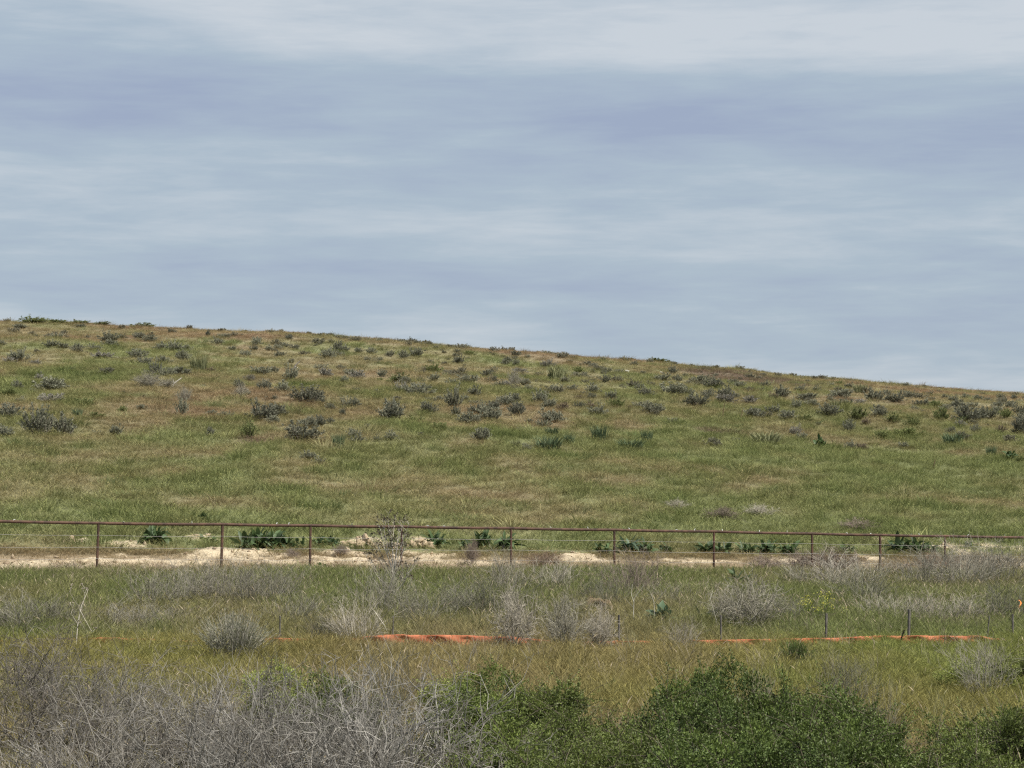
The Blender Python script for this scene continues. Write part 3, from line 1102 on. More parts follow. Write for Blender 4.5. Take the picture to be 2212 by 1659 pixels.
# ------------------------------------------------------------------ sagebrush on the hillside
SAGE = [sage_mesh('sagebrush_foliage', M_sage, .52 + .04 * i, 46, .25 * (i % 3)) for i in range(8)]
BUNCH = [blade_clump_mesh('bunch_grass', M_blade, 190, .46, .022, .22 + .05 * i) for i in range(3)]
TONES = {'g': ((.205, .205, .148), 'grey-green'), 'd': ((.162, .162, .120), 'dark grey'), 'n': ((.150, .168, .070), 'green'), 'b': ((.180, .145, .105), 'brownish'), 'p': ((.255, .240, .200), 'pale grey')}
K = 1024 / 2212. * .72          # zoom pixel -> photo column at 2212 wide
HILL = {0: (0, 648, """340,590,190,90,g 250,530,60,50,p 330,670,110,60,p 50,770,130,90,d 40,890,100,60,g 250,880,130,140,g 420,885,140,110,g 130,400,100,60,g 60,410,80,40,p 230,420,60,30,p
130,185,80,40,g 15,295,40,30,g 120,585,60,50,g 45,630,80,50,n 135,670,60,35,g 700,275,110,50,g 720,305,100,50,g 790,250,40,25,d 905,255,70,40,d 975,270,80,40,g 1130,215,30,20,d 500,330,70,35,g 610,330,80,35,g
330,310,80,35,g 410,315,70,35,g 660,380,110,40,p 940,420,80,45,d 880,380,100,60,g 1060,415,90,40,g 1180,395,80,50,g 1040,330,90,45,g 1120,335,90,50,g 1200,330,80,40,g 1010,490,80,80,d 1090,500,80,60,g 1180,490,120,50,g
1345,235,30,30,d 1520,240,30,25,d 1660,295,60,40,g 1405,290,60,35,g 1455,250,50,25,d 1360,470,60,30,b 1690,485,90,50,g 1620,525,60,35,p 1555,575,60,45,g 1720,585,70,50,d 1830,600,90,60,g
1880,520,80,70,g 2110,500,80,60,p 1815,370,60,35,d 1590,370,50,40,g 2190,330,60,60,g 2120,380,80,50,g 2000,670,140,80,d 2080,675,60,40,d 1690,785,140,90,d 1790,760,140,90,d 1780,800,90,50,g 2140,720,60,45,d
2000,830,90,70,g 2080,830,80,60,d 2140,805,40,30,d 1960,920,200,100,d 1175,750,60,90,g 915,710,60,35,g 740,880,90,60,g 630,880,40,25,g 1365,890,50,60,d 1370,745,60,25,g 1465,765,70,30,g 1995,1035,110,45,g
2060,1070,70,35,g 1315,580,40,30,g 1600,620,40,30,g 545,690,110,50,n 630,770,110,35,n 800,735,60,35,n 1620,900,90,80,n 130,185,60,30,d 530,180,60,30,d 860,178,40,20,n 1310,190,30,14,d 1360,192,34,16,d 1430,188,22,12,d
1490,190,30,14,d 1560,190,34,14,d 1640,190,22,10,d 200,155,150,40,n 370,155,130,30,n 520,155,100,30,n 660,155,85,34,n 930,175,130,28,n 1870,258,40,25,d 1640,330,50,25,d 1740,330,50,30,g 1830,310,60,30,g 1500,330,60,30,g"""),
        1: (737.3, 648, """20,335,60,40,g 110,345,50,30,g 190,350,60,40,g 400,380,70,40,g 480,372,70,45,g 765,410,70,40,d 745,345,30,20,d 830,355,60,25,n 10,465,40,40,d 60,490,70,40,g 110,510,80,50,p 20,540,50,40,g 260,500,60,35,g 380,540,130,50,n
600,525,60,35,g 510,520,30,20,d 730,555,80,40,g 820,540,100,50,g 980,530,60,35,d 990,470,50,30,d 1075,410,50,30,d 1130,430,50,40,g 1345,440,70,40,p 1160,480,90,40,p 1065,565,60,40,p 1185,555,70,40,g 490,625,160,80,g 225,610,40,25,g
390,600,60,50,p 865,625,90,50,d 735,700,90,100,g 800,660,50,40,g 740,755,50,60,g 580,665,50,30,g 560,735,90,70,d 340,790,150,110,d 55,705,90,55,g 10,755,40,50,d 885,740,90,50,d 985,720,80,60,d 1060,690,90,70,g 1120,670,70,60,d
820,800,100,70,g 975,785,130,80,g 1145,755,90,65,d 1285,670,100,70,g 1340,700,80,50,g 1220,805,60,35,d 1370,790,140,70,g 1315,830,70,50,g 1440,715,60,45,b 1490,590,70,30,g 1395,605,70,40,g 1625,605,90,50,g 1710,540,50,45,d
1765,530,40,30,d 1745,645,70,50,g 1570,615,40,20,d 1535,645,50,25,b 1630,645,50,30,d 1545,705,50,35,d 1610,710,70,35,b 1670,750,100,50,g 1865,715,30,30,b 1780,700,90,60,n 1930,590,50,45,g 1975,625,80,40,d 2030,740,120,60,g
2140,620,140,60,g 2080,525,100,40,g 2150,480,50,40,d 1955,485,50,25,d 2185,530,40,35,g 910,915,110,80,g 175,840,50,30,g 95,905,80,50,g 110,935,90,40,g 320,915,80,50,g 235,920,40,30,g 510,885,40,30,g 480,800,90,40,n
640,850,80,50,n 1200,985,60,50,g 410,248,22,12,d 515,250,22,10,d 150,224,26,8,d 775,274,30,10,d 1085,312,20,12,d 980,300,24,8,d 1390,336,46,10,d 2060,388,120,14,n 1880,384,60,10,n 1540,475,60,30,n 1320,650,80,40,n 600,470,100,40,n 250,530,40,25,n 1700,480,40,25,g 1800,480,40,30,d 1570,500,50,30,g"""),
        2: (1474.6, 648, """100,555,120,50,g 210,575,110,45,d 270,635,80,60,d 290,670,100,50,p 435,600,40,40,d 535,570,60,40,d 370,570,70,35,g 440,670,90,45,p 160,640,70,50,g 100,690,110,60,d 650,630,100,60,g 770,600,60,35,d 1020,640,140,65,g
1240,655,100,70,g 910,497,45,35,g 800,507,60,20,n 990,507,40,18,g 1070,517,36,14,g 1115,517,20,12,d 730,710,60,50,g 460,770,110,70,d 580,740,90,50,d 680,780,100,60,g 780,790,110,40,n 960,755,120,60,g 1130,780,110,60,n 1270,760,100,60,g
1390,665,110,50,g 1150,680,70,40,p 1560,690,100,45,g 1640,700,80,40,n 1500,720,50,30,g 1770,700,80,40,d 1080,860,70,60,g 1190,810,60,35,b 740,880,60,50,p 770,910,70,50,g 1090,975,60,50,g 1160,980,70,45,b 1670,780,90,80,n 1860,800,160,90,d
1980,770,90,60,g 1370,800,90,50,n 1480,825,70,50,n 1450,890,170,50,n 1285,910,80,60,n 1430,970,50,40,g 1740,865,50,40,g 1800,830,70,40,p 1900,865,60,40,g 2185,870,90,110,d 2190,1060,50,35,n 1920,655,70,30,d 1980,660,50,25,d
2180,740,60,50,g 1700,640,40,25,d 2150,645,40,25,d 2060,870,60,40,b 950,520,40,20,n 1020,555,50,25,n 1290,540,40,10,n 1420,548,40,10,n 1660,575,50,12,g 1900,590,30,12,g 1840,640,40,25,g 2060,640,40,25,g 870,600,60,35,g 580,650,60,35,b
800,650,120,50,g 950,665,60,35,g 1060,690,90,45,g 830,690,90,40,g 1330,625,60,35,g 1480,640,60,35,d 1600,620,50,25,g 1760,660,60,30,g 2040,700,70,40,g 2120,700,60,35,g 1880,700,60,35,g 1700,720,70,40,g 2200,800,60,50,g 2100,770,70,45,n 340,640,60,35,g 30,620,70,40,g 20,500,40,25,g""")}
entries = []
for reg, (ox, oy, txt) in HILL.items():
    for s in txt.split():
        a = s.split(',')
        entries.append((ox + float(a[0]) * K, oy + float(a[1]) * K, float(a[2]) * K, float(a[3]) * K, a[4]))
# thin the count of what is too small to tell apart: the rest of the brush on the upper slope is one mass
posts_px = [213, 481, 671, 868, 1104, 1327, 1542, 1754, 1901, 2041]
cells = {}
placed = []
for px, py, w_, h_, tone in entries:
    gx, gy = at(px, py)
    W = w_ / F * gy
    H = max(h_ / F * gy, W * .35)
    zone = 'ridgeline' if gy > 205 else 'upper-slope' if gy > 150 else 'mid-slope' if gy > 116 else 'low-slope'
    bay = sum(px > b for b in posts_px) + 1
    placed.append([gx, gy, W, H, tone, zone, bay])
    cells.setdefault((tone, zone, bay), []).append(placed[-1])
for key, lst in cells.items():
    lst.sort(key=lambda e: -e[2] / e[1])
    for r, e in enumerate(lst):
        adj = TONES[key[0]][1]
        nm = 'bush' if key[0] == 'n' else 'sagebrush'
        rank = 'largest' if r == 0 else ORD[min(r + 1, 20)] + ' largest'
        if len(lst) == 1:
            rank = 'lone' if False else 'only'
        e.append('%s %s %s %s above the %s fence bay from the high end' % (rank, adj, nm, key[1], ORD[key[2]]))
for i, (gx, gy, W, H, tone, zone, bay, label) in enumerate(placed):
    fol, stm = SAGE[i % len(SAGE)]
    name = 'green_bush' if tone == 'n' else 'sagebrush'
    root = link(name, None, loc=(gx, gy, tz(gx, gy)), rot=(0, 0, rng.random() * 6.28), scl=(W * 1.25, W * 1.25, H * (1.15 if zone == 'ridgeline' else 1.8)))
    tag(root, label, 'bush' if tone == 'n' else 'sagebrush', 'brush scattered over the hillside')
    f_ = link('foliage', fol, root)
    cc = np.array(TONES[tone][0]) * (.85 + .3 * rng.random())
    f_.color = (*cc, 1)
    if W / gy * F > 28:
        s_ = link('stem', stm, root)
        s_.color = (.13, .115, .10, 1)
# unnumbered far brush on the upper slope
M_sage_i = veg_material('far_sage_leaf', 'instance', rough=.9, transl=.2, vlo=.78, vhi=1.2, tip=(1.2, 1.2, 1.2), spec=.05)
far_m = []
for i in range(4):
    me = SAGE[i][0].copy()
    me.materials.clear()
    me.materials.append(M_sage_i)
    far_m.append(me)
far_c = proto_collection('far_brush', far_m)
x, y = sample_area(112, 275, .17, 4)
dn = fbm(x / 14, y / 18, 131, 3)
keep = (rng.random(len(x)) < np.clip((dn - .35) * 3, 0.05, 1) * np.interp(y, [112, 140, 165, 230, 275], [.25, .5, .9, .9, .4]))
x, y = x[keep], y[keep]
w = .3 + .75 * rng.random(len(x)) ** 2
c = np.array([.210, .208, .150]) * (.7 + .6 * rng.random((len(x), 1)))
c = lerp(c, np.array([.14, .12, .085]), rng.random(len(x)) * .6)
scatter('far_undergrowth', far_c, 4, np.stack([x, y, terrain(x, y) - .02], 1), np.stack([w, w, w * .9], 1), rotz(len(x), .05), c, 'low dark brush thinly dotted over the upper hillside', None)


def bunch(px, py, w_, h_, label, colour=(.120, .150, .075)):
    gx, gy = at(px, py)
    W, H = w_ / F * gy, h_ / F * gy
    o = link('bunch_grass', BUNCH[int(rng.integers(3))], loc=(gx, gy, tz(gx, gy)), rot=(0, 0, rng.random() * 6), scl=(W * 1.1, min(W, 1.2), H * 1.5))
    o.color = (*colour, 1)
    tag(o, label, 'bunch grass', 'tall bunch grass clumps on the hillside')


for reg, zx, zy, w_, h_, lab in (
        (1, 1400, 520, 180, 80, 'pale tall bunch grass clump high on the slope below white stones'),
        (1, 1370, 885, 80, 50, 'small upright bunch grass clump behind the widest blue-green clump'),
        (1, 1340, 978, 180, 80, 'widest blue-green bunch grass clump halfway up the slope'),
        (1, 1480, 940, 70, 60, 'narrow bunch grass clump beside the widest blue-green clump'),
        (1, 1680, 912, 100, 80, 'tall spiky bunch grass clump, uppermost of the mid-slope cluster'),
        (1, 1870, 975, 150, 60, 'wide low bunch grass clump at the lower end of the cluster'),
        (1, 1980, 920, 70, 60, 'small bunch grass clump just above the wide low clump'),
        (0, 1290, 460, 100, 90, 'tall pale bunch grass beside grey deadwood on the upper slope'),
        (0, 2190, 965, 80, 80, 'rounded bunch grass clump below a large dark sagebrush'),
        (0, 500, 765, 60, 50, 'thin bunch grass near the high end of the slope'),
        (2, 540, 932, 160, 65, 'dark wide bunch grass clump standing alone near pale sagebrush'),
        (2, 1750, 945, 120, 70, 'dense bunch grass clump low on the falling end of the hill'),
        (2, 2000, 1015, 60, 55, 'small bunch grass tuft near the low end of the hillside'),
        (2, 1150, 605, 80, 50, 'pale bunch grass just under the falling skyline'),
        (2, 990, 700, 70, 45, 'pale bunch grass among dense sagebrush on the falling slope'),
        (1, 1130, 960, 60, 40, 'sparse pale bunch grass at the edge of the mid-slope cluster')):
    ox, oy, _ = HILL[reg]
    bunch(ox + zx * K, oy + zy * K, w_ * K, h_ * K, lab, (.185, .195, .110) if 'pale' in lab else (.100, .135, .078))


# ------------------------------------------------------------------ broad-leaved plants
def leaf_strip(name, L, W, arch, mat):
    n_ = 7
    V, T = [], []
    for i in range(n_):
        f = i / (n_ - 1)
        xx = L * f * (1 - .18 * arch * f)
        zz = L * (.95 * f - arch * f * f)
        wv = W * math.sin(math.pi * min(1, .12 + f * .88)) ** .8 * (1 + .12 * (-1) ** i) + .002
        V += [(xx, -wv / 2, zz + wv * .22), (xx, 0, zz), (xx, wv / 2, zz + wv * .22)]
        T += [f * .6, f, f * .6]
    Fq = []
    for i in range(n_ - 1):
        for j in (0, 1):
            a = i * 3 + j
            Fq.append((a, a + 1, a + 4, a + 3))
    return mkmesh(name, V, [np.array(Fq)], v=np.full(len(V), .5), t=T, mats=[mat])


LEAF = [leaf_strip('leaf', 1.0, .20 + .03 * i, ar, M_leaf) for i, ar in enumerate((.35, .7, 1.0))]


def broad_plant(px, py, w_, h_, nl, label, colour=(.050, .085, .034), group='broad-leaved plants along the fence'):
    gx, gy = at(px, py)
    W, H = w_ / F * gy * 1.1, h_ / F * gy * 1.5
    root = link('broadleaf_plant', None, loc=(gx, gy, tz(gx, gy)), rot=(0, 0, rng.random() * 6))
    tag(root, label, 'plant', group)
    nl = int(nl * 2.1)
    for k in range(nl):
        f = k / nl
        a = k * 2.4 + rng.normal() * .5
        steep = 1.25 - f * 1.15 + rng.normal() * .22        # inner leaves stand, outer ones spread
        s = (.35 + .42 * rng.random()) * min(max(H * .95, W * .40), .8)
        rr = W * .30 * math.sqrt(rng.random())
        a2 = rng.random() * 6.28
        l_ = link('leaf', LEAF[int(rng.integers(3))], root, (math.cos(a2) * rr, math.sin(a2) * rr, H * .25 * rng.random()), (rng.normal() * .3, -(steep - .62) * .9, a), (s, s * (.8 + .9 * rng.random()), s))
        l_.color = (*(np.array(colour) * (.5 + .8 * rng.random())), 1)


for px, py, w_, h_, nl, lab in (
        (333, 1174, 60, 42, 26, 'dark broad-leaved plant alone on pale sand by the second fence post'),
        (437, 1126, 28, 22, 14, 'small dark broad-leaved plant just above the fence rail'),
        (535, 1186, 55, 34, 20, 'broad-leaved plant at the high end of the dense leafy row'),
        (565, 1183, 55, 42, 24, 'tallest plant of the dense dark leafy row before the third post'),
        (605, 1186, 60, 42, 24, 'big arching plant in the middle of the dense leafy row'),
        (640, 1186, 50, 26, 18, 'low plant closing the dense leafy row at the third post'),
        (690, 1182, 45, 24, 16, 'low broad-leaved plant just past the third fence post'),
        (722, 1180, 40, 22, 14, 'low broad-leaved plant beside the dirt pile'),
        (455, 1175, 40, 24, 14, 'sprawling green plant near the second fence post'),
        (945, 1182, 45, 30, 22, 'rounded dark plant beside the second dirt pile'),
        (1010, 1188, 40, 28, 16, 'dark plant behind small bare twigs'),
        (1040, 1186, 50, 38, 22, 'tall dark plant leaning beside small bare twigs'),
        (1092, 1192, 34, 40, 16, 'narrow plant against the fifth fence post'),
        (1305, 1198, 40, 28, 18, 'dark low plant against the sixth fence post'),
        (1358, 1196, 45, 34, 22, 'silvery-leaved plant just past the sixth fence post'),
        (1392, 1196, 45, 30, 20, 'upright leafy plant second past the sixth fence post'),
        (1440, 1196, 40, 22, 16, 'small leafy plant midway along the seventh bay'),
        (1530, 1198, 36, 36, 16, 'leafy plant behind the seventh fence post'),
        (1560, 1196, 40, 28, 18, 'leafy plant just past the seventh fence post'),
        (1610, 1196, 50, 26, 20, 'first plant of the leafy row in the eighth bay'),
        (1655, 1197, 50, 32, 22, 'tallest plant of the leafy row in the eighth bay'),
        (1705, 1199, 50, 30, 22, 'last plant of the leafy row before the eighth post'),
        (1830, 1196, 36, 22, 14, 'sparse leafy plant before the ninth fence post'),
        (1942, 1196, 45, 36, 22, 'spreading dark plant just past the ninth fence post'),
        (1978, 1198, 55, 40, 26, 'big dark plant between the ninth and tenth posts'),
        (2008, 1196, 40, 26, 18, 'low pale-edged plant next to the tenth post sand'),
        (2090, 1184, 26, 18, 14, 'small dark tuft on sand past the tenth post'),
        (685, 1246, 90, 26, 26, 'dark plant half sunk in the bank below the third post'),
        (1587, 1284, 50, 48, 26, 'round dark leafy plant standing on the bank'),
        (1516, 1362, 56, 48, 20, 'light-edged arching plant behind the orange barrier'),
        (1428, 1366, 50, 52, 24, 'blue-green leafy plant by thin pale stalks'),
        (1772, 969, 34, 30, 22, 'dark leafy plant with white flecks low on the hill'),
        (2180, 995, 30, 26, 18, 'leafy tuft low on the falling end of the hill')):
    broad_plant(px, py, w_, h_, nl, lab, (.075, .115, .075) if ('silvery' in lab or 'blue' in lab) else (.080, .125, .045) if ('light' in lab or 'sparse' in lab or 'sprawl' in lab) else (.062, .098, .042))

# ------------------------------------------------------------------ dead grey weeds on the bank and round the barrier
UP = [dead_mesh('dry_weed', M_twig, 'upright') for _ in range(5)]
TB = [dead_mesh('tumbleweed', M_twig, 'tumble') for _ in range(3)]
TG = [dead_mesh('dead_shrub', M_twig, 'tangle') for _ in range(5)]
GREY, PALE, MAUVE, DARKG, BROWN = (.235, .222, .180), (.325, .300, .250), (.235, .192, .162), (.150, .148, .110), (.195, .145, .108)


def dead(kind, px, base, w_, h_, colour, label, group='dry grey weeds on the bank', name='dry_weed', ypos=None):
    if ypos is None:
        gx, gy = at(px, base)
    else:
        gy = ypos
        gx = pixdir(px, base)[0] * gy
    W, H = w_ / F * gy * 1.1, h_ / F * gy * (.95 if base < 1265 else 1.2)
    me = {'u': UP, 't': TB, 'g': TG}[kind][int(rng.integers(3))]
    ref_w, ref_h = {'u': (1.05, .95), 't': (1.15, .62), 'g': (1.5, 1.0)}[kind]
    root = link(name, None, loc=(gx, gy, tz(gx, gy)), rot=(0, 0, rng.random() * 6.28), scl=(W / ref_w, W / ref_w, H / ref_h))
    tag(root, label, 'dry weed' if name == 'dry_weed' else 'tumbleweed' if name == 'tumbleweed' else 'shrub', group)
    o = link('twigs', me, root)
    o.color = (*(np.array(colour) * (.88 + .24 * rng.random())), 1)
    return root


for kind, px, b, w_, h_, col_, lab in (
        ('u', 330, 1338, 110, 78, GREY, 'bushy grey dry weed between green grass and the second post'),
        ('u', 405, 1325, 100, 82, GREY, 'first of the tall grey weed stand below the second post'),
        ('u', 470, 1322, 110, 88, PALE, 'palest weed of the tall grey stand below the second post'),
        ('u', 540, 1326, 110, 84, GREY, 'third weed of the tall grey stand on the bank'),
        ('u', 600, 1325, 100, 72, GREY, 'last weed of the tall grey stand before the third post'),
        ('u', 270, 1375, 130, 58, GREY, 'low spreading grey weed behind the first orange scrap'),
        ('u', 350, 1372, 110, 50, GREY, 'low grey weed uphill of the round sage clump'),
        ('u', 40, 1378, 140, 72, GREY, 'grey weed behind the brush at the high end'),
        ('u', 115, 1372, 110, 62, DARKG, 'dark grey weed behind the pale forked stalk'),
        ('u', 640, 1368, 90, 60, GREY, 'grey weed around the thin stake past the round sage'),
        ('u', 770, 1398, 100, 78, PALE, 'pale bushy weed hiding the start of the orange fabric'),
        ('u', 700, 1398, 60, 55, DARKG, 'small dark weed in front of the pale bushy weed'),
        ('u', 1097, 1298, 90, 82, PALE, 'pale weed on the bank below the fifth fence post'),
        ('u', 1190, 1295, 80, 62, PALE, 'fan-shaped pale weed just past the fifth post'),
        ('u', 1010, 1262, 90, 40, MAUVE, 'mauve weed at the top of the bank before fifth post'),
        ('u', 1060, 1352, 140, 82, DARKG, 'large dark weed in the middle of the bank'),
        ('u', 985, 1352, 110, 72, GREY, 'grey weed leaning over the bank behind the orange fabric'),
        ('u', 905, 1368, 90, 76, GREY, 'wispy weed beside the very tall dry stalk'),
        ('u', 815, 1350, 90, 95, GREY, 'wispy grey weed under the very tall dry stalk'),
        ('t', 1110, 1408, 120, 108, PALE, 'pale tangled weed in front of the orange fabric end'),
        ('t', 1215, 1412, 120, 96, GREY, 'grey tangled weed, second over the orange fabric'),
        ('t', 1300, 1408, 90, 80, PALE, 'third pale tangled weed over the orange fabric'),
        ('u', 1475, 1416, 64, 60, PALE, 'small pale tuft of weed standing alone in the meadow'),
        ('u', 1370, 1305, 110, 84, MAUVE, 'mauve bare weed above the dark burrow'),
        ('u', 1300, 1262, 110, 40, DARKG, 'low dark weed at the top of the bank past fifth post'),
        ('u', 1312, 1332, 70, 70, DARKG, 'dark weed overhanging the burrow'),
        ('u', 1278, 1322, 60, 52, DARKG, 'dark weed on the uphill side of the burrow'),
        ('t', 1625, 1374, 170, 96, GREY, 'big tangled grey weed behind the orange barrier stakes'),
        ('u', 1568, 1372, 60, 78, PALE, 'pale straight-stemmed weed beside a barrier stake'),
        ('u', 1700, 1365, 100, 60, GREY, 'fine grey weed between two barrier stakes'),
        ('t', 1650, 1242, 90, 42, MAUVE, 'mauve tumbleweed by the fence in the eighth bay'),
        ('t', 1730, 1240, 120, 50, MAUVE, 'mauve tumbleweed around the eighth post'),
        ('t', 1800, 1240, 150, 58, MAUVE, 'large mauve tumbleweed past the eighth post'),
        ('u', 1820, 1290, 130, 74, PALE, 'pale grey weed on the bank below the ninth bay'),
        ('u', 1860, 1322, 110, 80, DARKG, 'dark grey-green weed in the hollow of the bank'),
        ('u', 1745, 1285, 90, 50, GREY, 'small grey weed uphill of the yellow flowers'),
        ('u', 1930, 1262, 110, 50, MAUVE, 'mauve weed at the foot of the ninth post'),
        ('u', 2000, 1290, 120, 76, GREY, 'grey weed on the bank below the tenth post'),
        ('u', 2080, 1288, 130, 92, GREY, 'largest grey weed on the bank past the tenth post'),
        ('u', 2165, 1282, 120, 84, GREY, 'grey weed on the bank toward the low end'),
        ('t', 2012, 1236, 75, 44, BROWN, 'brown tumbleweed caught against the tenth post'),
        ('u', 2180, 1240, 130, 44, PALE, 'pale weed along the fence toward the low end'),
        ('u', 2090, 1238, 120, 38, MAUVE, 'mauve weed along the fence past the tenth post'),
        ('u', 1985, 1368, 90, 66, PALE, 'pale weed beside the tallest barrier stake'),
        ('u', 2050, 1368, 100, 60, PALE, 'pale weed above the double orange strand'),
        ('u', 2110, 1368, 80, 48, PALE, 'low pale weed at the end of the orange strand'),
        ('u', 1910, 1360, 100, 62, GREY, 'grey weed before the tallest barrier stake'),
        ('u', 2165, 1366, 120, 84, DARKG, 'dark weed carrying the orange ribbon'),
        ('u', 1440, 1330, 80, 50, GREY, 'wispy weed between two thin pale stalks'),
        ('u', 1232, 1356, 70, 42, GREY, 'low weed uphill of the burrow ledge'),
        ('t', 1020, 1222, 44, 52, MAUVE, 'small bare twigs standing by the fence before fifth post'),
        ('u', 150, 1240, 60, 24, GREY, 'low dry weed on sand by the first post'),
        ('u', 860, 1238, 80, 26, MAUVE, 'low mauve weed at the foot of the fourth post'),
        ('t', 1180, 1228, 110, 34, BROWN, 'brown dry weed along the fence past the fifth post'),
        ('t', 735, 1202, 50, 24, MAUVE, 'small mauve weed on sand behind the third post'),
        ('t', 630, 1208, 40, 20, MAUVE, 'small grey weed on sand before the third post'),
        ('t', 1560, 1124, 90, 28, MAUVE, 'low mauve brush above the rail in the eighth bay'),
        ('t', 1640, 1116, 80, 26, PALE, 'low pale brush above the rail in the eighth bay'),
        ('t', 1855, 1148, 95, 28, MAUVE, 'low mauve brush touching the rail in the ninth bay'),
        ('t', 1460, 1100, 60, 20, PALE, 'faint pale brush well above the seventh bay')):
    dead(kind, px, b, w_, h_, col_, lab, name='dry_weed' if kind == 'u' else 'tumbleweed')

# deadwood on the upper hill
for px, b, w_, h_, lab in ((325, 838, 80, 34, 'rounded grey dead brush high on the slope'), (362, 838, 60, 20, 'flat grey dead brush beside a bleached branch'),
                           (520, 860, 40, 30, 'thin dry twigs in the shallow dip'), (1110, 836, 40, 36, 'bare pale twigs among upper sagebrush'), (400, 868, 40, 30, 'reddish dry twigs in the high hollow')):
    dead('t', px, b, w_, h_, GREY, lab, 'dead brush on the upper slope', 'dead_shrub')


def stalk(name, px, base, ypos, branches, colour, label, cat='dry stalk', heads=0, head_col=(.10, .085, .06)):
    """branches: list of polylines in photo columns/rows, all at the stalk's own distance, with a spread in depth"""
    gx0, gy0 = (at(px, base) if ypos is None else (pixdir(px, base)[0] * ypos, ypos))
    z0 = tz(gx0, gy0)
    root = link(name, None, loc=(gx0, gy0, z0))
    tag(root, label, cat)
    mb, hb = MB(), MB()
    for bi, (pl, r0, r1) in enumerate(branches):
        pts = []
        dpt = rng.normal() * .18
        for k, (a, b) in enumerate(pl):
            ux, uz = pixdir(a, b)
            yy = gy0
            pts.append((ux * yy - gx0, dpt * k / max(1, len(pl) - 1), CAM_Z + uz * yy - z0))
        if bi == 0:
            pts[0] = (pts[0][0], 0, min(pts[0][2], -.05))
        pts = np.array(pts)
        mb.tube(pts, np.linspace(r0, r1, len(pts)), 4)
        tip = pts[-1]
        for h_ in range(heads):
            d = unit(np.array([rng.normal(), rng.normal(), 1.2]))
            e = tip + d * (.06 + .10 * rng.random())
            mb.tube([tip, (tip + e) / 2 + rng.normal(size=3) * .01, e], [r1, r1 * .8, r1 * .7], 3)
            hb.leaves(np.repeat(e[None], 9, 0), rng.normal(size=(9, 3)) + np.array([0, 0, .4]), .035, .018)
    o = link('stems', mb.build('stems', [M_twig]), root)
    o.color = (*colour, 1)
    if heads:
        o = link('seed_heads', hb.build('seed_heads', [M_twig]), root)
        o.color = (*head_col, 1)
    return root


br = [([(843, 1320), (846, 1260), (850, 1200), (838, 1130)], .012, .005)]
for tx, ty, sx, sy in ((820, 1140, 848, 1230), (828, 1128, 848, 1215), (852, 1126, 848, 1220), (870, 1130, 850, 1225), (885, 1132, 851, 1235), (862, 1150, 849, 1245), (808, 1165, 846, 1250), (800, 1215, 845, 1275),
                       (816, 1180, 846, 1240), (884, 1225, 848, 1290), (895, 1215, 850, 1285), (876, 1180, 850, 1250), (835, 1160, 848, 1240), (858, 1170, 850, 1240), (792, 1200, 843, 1300), (888, 1255, 846, 1310)):
    for _ in range(4):
        f = .3 + .65 * rng.random()
        qx, qy = sx + (tx - sx) * f, sy + (ty - sy) * f
        ex, ey = qx + rng.normal() * 14, qy - 12 - 22 * rng.random()
        br.append(([(qx, qy), ((qx + ex) / 2 + rng.normal() * 2, (qy + ey) / 2), (ex, ey)], .005, .003))
    br.append(([(sx, sy), ((sx + tx) / 2 + rng.normal() * 3 + (tx - sx) * .12, (sy + ty) / 2), (tx, ty)], .010, .0045))
stalk('tall_dry_weed', 843, 1330, 54.0, br, (.34, .315, .275), 'tallest dry weed with dark seed heads reaching above the fence rail', 'dry weed', 4)
stalk('dry_stalk', 163, 1395, 41.5, [([(163, 1396), (166, 1350), (172, 1310), (184, 1278)], .012, .005), ([(169, 1335), (180, 1305), (182, 1282)], .007, .004), ([(172, 1312), (160, 1295), (152, 1278)], .007, .003),
                                   ([(172, 1315), (185, 1340), (200, 1365)], .005, .003), ([(165, 1360), (172, 1348)], .006, .003), ([(166, 1345), (152, 1325), (156, 1310)], .004, .002)], (.52, .48, .40),
      'pale forked dry stalk standing alone at the high end', 'dry stalk', 2, (.30, .27, .22))
stalk('dry_stalk', 1369, 1366, None, [([(1369, 1368), (1368, 1320), (1369, 1292), (1390, 1262)], .010, .004), ([(1369, 1300), (1364, 1285), (1366, 1262)], .006, .003), ([(1368, 1312), (1352, 1295)], .005, .003)], (.42, .40, .34), 'thin pale stalk forking below the mauve weed')
stalk('dry_stalk', 1415, 1366, None, [([(1415, 1368), (1414, 1330), (1412, 1300), (1405, 1280)], .010, .005), ([(1412, 1305), (1426, 1288), (1436, 1276)], .006, .003), ([(1405, 1280), (1396, 1268)], .005, .003)], (.42, .41, .34), 'thin pale stalk forking above the blue-green plant')
stalk('dry_stalk', 1553, 1376, None, [([(1554, 1378), (1546, 1340), (1532, 1295)], .010, .005), ([(1534, 1302), (1526, 1278)], .005, .003), ([(1533, 1298), (1540, 1276)], .004, .002)], (.44, .42, .36), 'slanting pale stalk just uphill of the second stake')
stalk('dry_stalk', 848, 1382, None, [([(846, 1378), (830, 1350), (808, 1318)], .014, .008), ([(812, 1325), (800, 1308)], .007, .003)], (.50, .47, .40), 'pale fallen stalk leaning behind the orange fabric')
stalk('leaning_stick', 1938, 1402, None, [([(1938, 1404), (1941, 1385), (1947, 1358)], .020, .012)], (.045, .038, .034), 'short black stick leaning in front of the orange barrier', 'stick')
stalk('leaning_stick', 573, 1400, None, [([(571, 1393), (585, 1385), (606, 1374)], .022, .018)], (.04, .04, .04), 'black pipe lying against the round sage clump', 'pipe')
stalk('dead_branch', 622, 800, None, [([(632, 796), (638, 790), (648, 780)], .07, .03), ([(636, 792), (644, 794)], .04, .02)], (.50, .46, .42), 'bleached forked branch high on the slope', 'branch')
